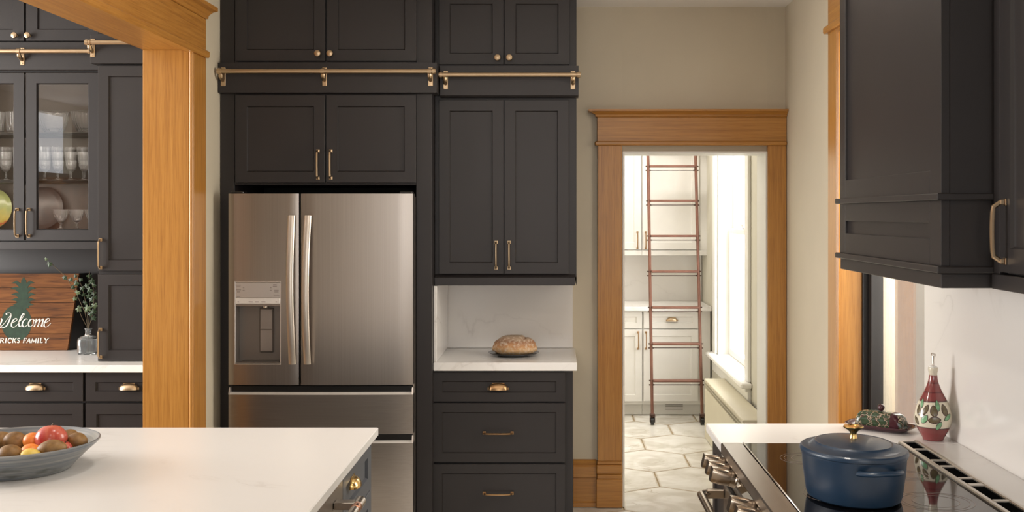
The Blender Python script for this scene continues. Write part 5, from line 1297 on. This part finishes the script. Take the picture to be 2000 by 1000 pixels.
# oil bottle
def bottle():
    cx, cy = 1.292, 3.80; z0 = .9145
    r = thing('oil_bottle', 'hand-painted ceramic oil bottle with leaves and red bands by the backsplash', 'bottle', (cx, cy, z0), local=True)
    R = [(.030, 0), (.034, .002), (.036, .008), (.047, .028), (.058, .052), (.0615, .072), (.060, .092), (.053, .118), (.042, .142), (.030, .165), (.021, .186), (.0155, .205), (.0140, .222), (.0150, .232), (.0160, .236), (.0160, .246), (.012, .247), (.010, .240)]
    prof = []
    for i in range(len(R) - 1):
        for k in range(4):
            t = k / 4; prof.append((R[i][0] + (R[i + 1][0] - R[i][0]) * t, R[i][1] + (R[i + 1][1] - R[i][1]) * t))
    pr = catmull(R, 4)
    m = M().lathe([(0, .001)] + pr + [(0, .240)], 48)
    o = link_mesh('bottle_body', m.mesh('bottle_body'), BOTTLE, r, (0, 0, 0))
    def rad(z):
        for i in range(len(pr) - 1):
            if pr[i][1] <= z <= pr[i + 1][1]: t = (z - pr[i][1]) / max(1e-6, pr[i + 1][1] - pr[i][1]); return pr[i][0] + (pr[i + 1][0] - pr[i][0]) * t
        return .03
    def decal(name, th0, zc, L, Wd, ang, mat, e=.0006):
        n = 12; vs = []
        for i in range(n + 1):
            s_ = -1 + 2 * i / n; hw = Wd / 2 * (1 - s_ * s_) ** .75
            for t in (-1, -.5, 0, .5, 1):
                u = s_ * L / 2; v = t * hw; du = u * math.cos(ang) - v * math.sin(ang); dz = u * math.sin(ang) + v * math.cos(ang)
                z = zc + dz; rr = rad(z) + e + .0006 * (1 - abs(t)); th = th0 + du / .06; vs.append((rr * math.cos(th), rr * math.sin(th), z))
        m = M().add(vs, [(i * 5 + j, (i + 1) * 5 + j, (i + 1) * 5 + j + 1, i * 5 + j + 1) for i in range(n) for j in range(4)], True); part(name, m, mat, r)
    face = -PI / 2 - math.atan2(cx, cy)     # side turned to the room
    random.seed(5)
    dec = []
    for t0 in (face, face + PI):
        for (o_, z, L, W_, an, mt) in ((-.80, .128, .030, .013, 1.9, LEAFG), (.28, .124, .034, .015, 1.7, LEAFG), (-.47, .077, .032, .017, 1.0, LEAFG), (.88, .085, .034, .014, .5, LEAFG), (.32, .057, .030, .014, 1.1, LEAFG),
                                    (-.95, .104, .034, .016, 1.9, LEAFB), (-.44, .108, .034, .015, 1.15, LEAFB), (.05, .105, .036, .022, 1.75, LEAFB), (.72, .108, .038, .021, 1.8, LEAFB), (.08, .076, .038, .020, .1, LEAFB), (-1.05, .068, .030, .015, 2.2, LEAFB)):
            dec.append((t0 + o_, z, L, W_, an, mt))
    for (t0, z, L, W_, an, mt) in dec:
        decal('leaf_outline', t0, z, L * 1.15, W_ * 1.25, an, INK, .0003); decal('painted_leaf', t0, z, L, W_, an, mt, .0009)
    part('cork', M().lathe([(.0135, .244), (.0135, .250), (.006, .2525), (0, .2525)], 20), WHITETRIM, r)
    part('pour_spout', M().tube([(0, 0, .250), (0, 0, .285), (.001, 0, .288), (.009, 0, .289)], [.0042, .0042, .0055, .004], 12).box(-.006, .004, -.004, .004, .286, .296, .002), POLISHED, r)
bottle()

# ------------------------------------------------------------------ hood and wall cabinet on the right wall
HY0, HY1, HX = 2.82, 3.82, .979
def hood():
    r = thing('range_hood', 'boxy charcoal panelled range hood above the cooktop', 'hood', (1.17, 3.32, 1.5))
    zb = PZ(534, HY0 + .0) ; z_low = 1.496
    zr0, zr1 = 1.534, 1.552; zm0, zm1 = PZ(391, 2.82), PZ(377.5, 2.82)
    XB = 1.371
    part('hood_box', M().box(HX + .0225, XB, HY0 + .001, HY1, zr0, CZ - .004), PAINT, r)
    part('hood_skirt', M().box(HX + .001, XB, HY0 + .002, HY1 - .002, z_low, zr0 - .001, .002), PAINT, r)
    # front faces: frame and recessed panel (facing -x)
    cy = (HY0 + HY1) / 2
    for (z0, z1, inz0, inz1, nm_) in ((zr1, zm0, 1.619, 1.661, 'lower_front'), (zm1, CZ - .004, 1.797, 2.78, 'upper_front')):
        W = HY1 - HY0; y_in0, y_in1 = 2.905, 3.75; xf = HX; xb = HX + .022
        m = M().box(xf, xb, HY0, y_in0, z0, z1, .001).box(xf, xb, y_in1, HY1, z0, z1, .001).box(xf, xb, y_in0, y_in1, z0, inz0, .001).box(xf, xb, y_in0, y_in1, inz1, z1, .001)
        f_ = part(nm_, m, PAINT, r); part('recessed_panel', M().box(xf + .010, xb, y_in0, y_in1, inz0, inz1, 0), PAINT, f_)
    part('upper_moulding', M().box(HX - .014, XB, HY0 - .013, HY1 + .013, zm0, zm1, .002), PAINT, r)
    part('lower_moulding', M().box(HX - .014, XB, HY0 - .013, HY1 + .013, zr0, zr1, .003), PAINT, r)
    part('hood_insert', M().box(HX + .1, XB - .06, HY0 + .12, HY1 - .12, z_low - .006, z_low - .0005, .001), STEELY, r)
hood()
def rcab():
    xf = 1.105; y1 = HY0 - .014; y0 = 1.9
    r = thing('wall_cabinet', 'charcoal wall cabinet nearest the viewer beside the range hood', 'cabinet', (1.23, 2.3, 1.5))
    part('carcass', M().box(xf + .021, 1.371, y0, y1, 1.535, CZ - .004), PAINT, r)
    part('light_rail', M().box(xf - .004, 1.359, y0, y1, 1.496, 1.534, .002), PAINT, r)
    part('face_stile', M().box(xf + .001, xf + .020, 2.765, y1, 1.535, CZ - .004), PAINT, r)
    d = door(r, xf + .02, (2.762 + 2.30) / 2, (1.540 + CZ - .02) / 2, 2.762 - 2.30, CZ - .02 - 1.540, PAINT, rot=-PI / 2, rail=.06)
    door(r, xf + .02, (2.296 + y0) / 2, (1.540 + CZ - .02) / 2, 2.296 - y0, CZ - .02 - 1.540, PAINT, rot=-PI / 2, rail=.06)
    pull(d, xf, 2.728, PZ(452.5, 2.72), .145, -PI / 2)
rcab()

# ------------------------------------------------------------------ pantry
def pantry():
    yd = 9.25; s = 'white pantry base cabinet'
    xa, xb = PX(1256, yd), PX(1390, yd) - .012
    # base units
    for k, (lab, x0, x1, dx0, dx1) in enumerate((('white pantry base cabinet left of the ladder', PX(1130, yd), PX(1255.4, yd), PX(1134, yd), PX(1254, yd)), ('white pantry base cabinet behind the ladder', PX(1255.8, yd), PX(1388, yd), PX(1257, yd), PX(1363.5, yd)))):
        r = thing('base_cabinet', lab, 'cabinet', ((x0 + x1) / 2, 9.6, 0))
        part('carcass', M().box(x0, x1, yd + .021, PYB - .003, .10, .878), WHITEP, r)
        part('toe_kick', M().box(x0, x1, yd + .085, PYB - .003, .003, .10), WHITEP, r)
        zt1, zb1 = PZ(608, yd), PZ(641.5, yd); zt2, zb2 = PZ(643.5, yd), PZ(784, yd)
        d = door(r, (dx0 + dx1) / 2, yd + .02, (zt1 + zb1) / 2, dx1 - dx0, zt1 - zb1, WHITEP, rail=.045, name='drawer')
        cup(d, PX(1312.5, yd) if k else PX(1192, yd), yd, PZ(623.5, yd), .09, mat=BRASS)
        d = door(r, (dx0 + dx1) / 2, yd + .02, (zt2 + zb2) / 2, dx1 - dx0, zt2 - zb2, WHITEP, rail=.055)
        pull(d, PX(1262 if k else 1246.5, yd), yd, PZ(665, yd), .135, mat=BRASSD)
        if k:
            m = M(); y_ = yd + .084
            g = part('vent_grille', M().box(PX(1298, y_), PX(1335, y_), y_ - .006, y_, PZ(801, y_), PZ(784.5, y_), .001), WHITEP, r)
            for i in range(5): part('vent_slot', M().box(PX(1299.5, y_), PX(1333.5, y_), y_ - .0068, y_ - .0061, PZ(788.2 + i * 2.9, y_), PZ(787 + i * 2.9, y_), 0), simple('vent_dark', (.12, .10, .08), .8), g)
    c = part('countertop', M().box(PX(1120, 9.22), PX(1390, 9.22), 9.22, PYB - .018, .880, .914, .002), QUARTZ)
    tag(c, 'white quartz pantry worktop seen through the doorway', 'countertop')
    c = part('backsplash', M().box(PX(1130, 9.88), 1.305, PYB - .017, PYB - .001, .88, 1.36, .001), SPLASH)
    tag(c, 'veined quartz backsplash of the pantry behind the ladder', 'backsplash')
    yd = 9.56
    for k, (lab, x0, x1, dx0, dx1, hx) in enumerate((('white pantry wall cabinet left of the ladder', PX(1140, yd), PX(1253.6, yd), PX(1144, yd), PX(1252.5, yd), 1245), ('white pantry wall cabinet behind the ladder', PX(1254, yd), PX(1384, yd), PX(1255.5, yd), PX(1365.5, yd), 1261))):
        r = thing('wall_cabinet', lab, 'cabinet', ((x0 + x1) / 2, 9.7, 1.35))
        z0 = PZ(489, yd)
        part('carcass', M().box(x0, x1, yd + .021, PYB - .003, z0, CZ - .004), WHITEP, r)
        part('light_rail', M().box(x0, x1, yd + .004, PYB - .02, PZ(499, yd), z0 - .0005, .002), WHITEP, r)
        d = door(r, (dx0 + dx1) / 2, yd + .02, (PZ(487.5, yd) + 2.82) / 2, dx1 - dx0, 2.82 - PZ(487.5, yd), WHITEP, rail=.06)
        pull(d, PX(hx, yd), yd, PZ(469, yd), .135, mat=BRASSD)
pantry()
def ladder():
    y0 = 8.89; lean = .44 / 2.23
    L = 2.52
    def pt(x, z): return (x, y0 + z * lean, z)
    r = thing('rolling_ladder', 'reddish-brown metal library ladder leaning against the pantry cabinets', 'ladder', (.98, y0, 0))
    xs = (.782, 1.180)
    for x in xs:
        part('side_rail', M().tube([pt(x, .05), pt(x, L)], .013, 8, True, False), LADDERM, r)
        w_ = part('wheel', M().tube([(x - .014, y0 + .004, .030), (x + .014, y0 + .004, .030)], .029, 20), BLACK, r)
        part('wheel_fork', M().box(x - .021, x - .016, y0 - .014, y0 + .022, .02, .085, .002).box(x + .016, x + .021, y0 - .014, y0 + .022, .02, .085, .002).box(x - .021, x + .021, y0 - .014, y0 + .022, .07, .088, .002), LADDERD, r)
    for i in range(8):
        z = .345 + .2895 * i
        c = pt(0, z)
        rg = part('rung', M().box(xs[0] + .010, xs[1] - .010, c[1] - .045, c[1] + .030, z - .009, z + .009, .003), LADDERM, r)
        part('tread_rod', M().tube([(xs[0] - .022, c[1] - .005, z - .034), (xs[1] + .016, c[1] - .005, z - .034)], .0035, 8), LADDERD, rg)
        m = M()
        for x in xs:
            for zz in (z, z - .034): m.tube([(x - .022, c[1] - .006, zz), (x + .022, c[1] - .006, zz)], .006, 8)
        part('rung_bolts', m, LADDERD, rg, kind='stuff')
    z = 2.47
    part('top_hook', M().tube([pt(xs[0], z), (xs[0], y0 + z * lean + .05, z + .03), (xs[0], y0 + z * lean + .085, z)], .007, 8), LADDERD, r)
    part('top_hook', M().tube([pt(xs[1], z), (xs[1], y0 + z * lean + .05, z + .03), (xs[1], y0 + z * lean + .085, z)], .007, 8), LADDERD, r)
    rr = thing('ladder_rail', 'copper ladder rail on the pantry wall cabinets', 'rail', (.9, 9.5, z))
    part('rod', M().tube([(.3, 9.463, z), (1.29, 9.463, z)], .012, 12), LADDERM, rr)
    for x in (.45, 1.22): part('bracket', M().tube([(x, 9.559, z - .03), (x, 9.5, z - .02), (x, 9.463, z - .004)], .008, 8), LADDERM, rr)
ladder()
def radiator():
    x0 = 1.132; y0, y1 = 6.69, 8.39; zt = .445
    r = thing('radiator', 'cream radiator cover with a perforated strip under the pantry window', 'radiator', (1.22, 7.6, 0))
    zs0, zs1 = zt - .075, zt - .022
    part('front_panel', M().box(x0, x0 + .012, y0, y1, .003, zs0, .002), RADP, r)
    part('top_cover', M().box(x0 - .002, 1.284, y0, y1 + .004, zt - .02, zt, .004), RADP, r)
    part('end_panel', M().box(x0 + .013, 1.305, y1 - .012, y1, .003, zt - .021, .001), RADP, r)
    part('end_panel', M().box(x0 + .013, 1.305, y0, y0 + .012, .003, zt - .021, .001), RADP, r)
    part('inner_dark', M().box(x0 + .014, x0 + .02, y0 + .013, y1 - .013, zs0, zs1, 0), VOID, r)  # black sheet standing for the shade behind the perforations
    m = M(); n = int((y1 - y0) / .034)
    m.box(x0 + .001, x0 + .006, y0, y1, zs0 + .0005, zs0 + .006, 0).box(x0 + .001, x0 + .006, y0, y1, zs1 - .005, zs1 + .001, 0).box(x0 + .002, x0 + .005, y0, y1, (zs0 + zs1) / 2 - .003, (zs0 + zs1) / 2 + .003, 0)
    for i in range(n + 1):
        y = y0 + (y1 - y0 - .008) * i / n
        m.add([(x0 + .002, y, zs0), (x0 + .002, y + .005, zs0), (x0 + .002, y + .017, zs1), (x0 + .002, y + .012, zs1), (x0 + .005, y, zs0), (x0 + .005, y + .005, zs0), (x0 + .005, y + .017, zs1), (x0 + .005, y + .012, zs1)], [(0, 1, 2, 3), (4, 7, 6, 5), (0, 3, 7, 4), (1, 5, 6, 2)])
        m.add([(x0 + .002, y + .012, zs0), (x0 + .002, y + .017, zs0), (x0 + .002, y + .005, zs1), (x0 + .002, y, zs1), (x0 + .005, y + .012, zs0), (x0 + .005, y + .017, zs0), (x0 + .005, y + .005, zs1), (x0 + .005, y, zs1)], [(0, 1, 2, 3), (4, 7, 6, 5), (0, 3, 7, 4), (1, 5, 6, 2)])
    part('perforated_strip', m, RADP, r, kind='stuff')
radiator()
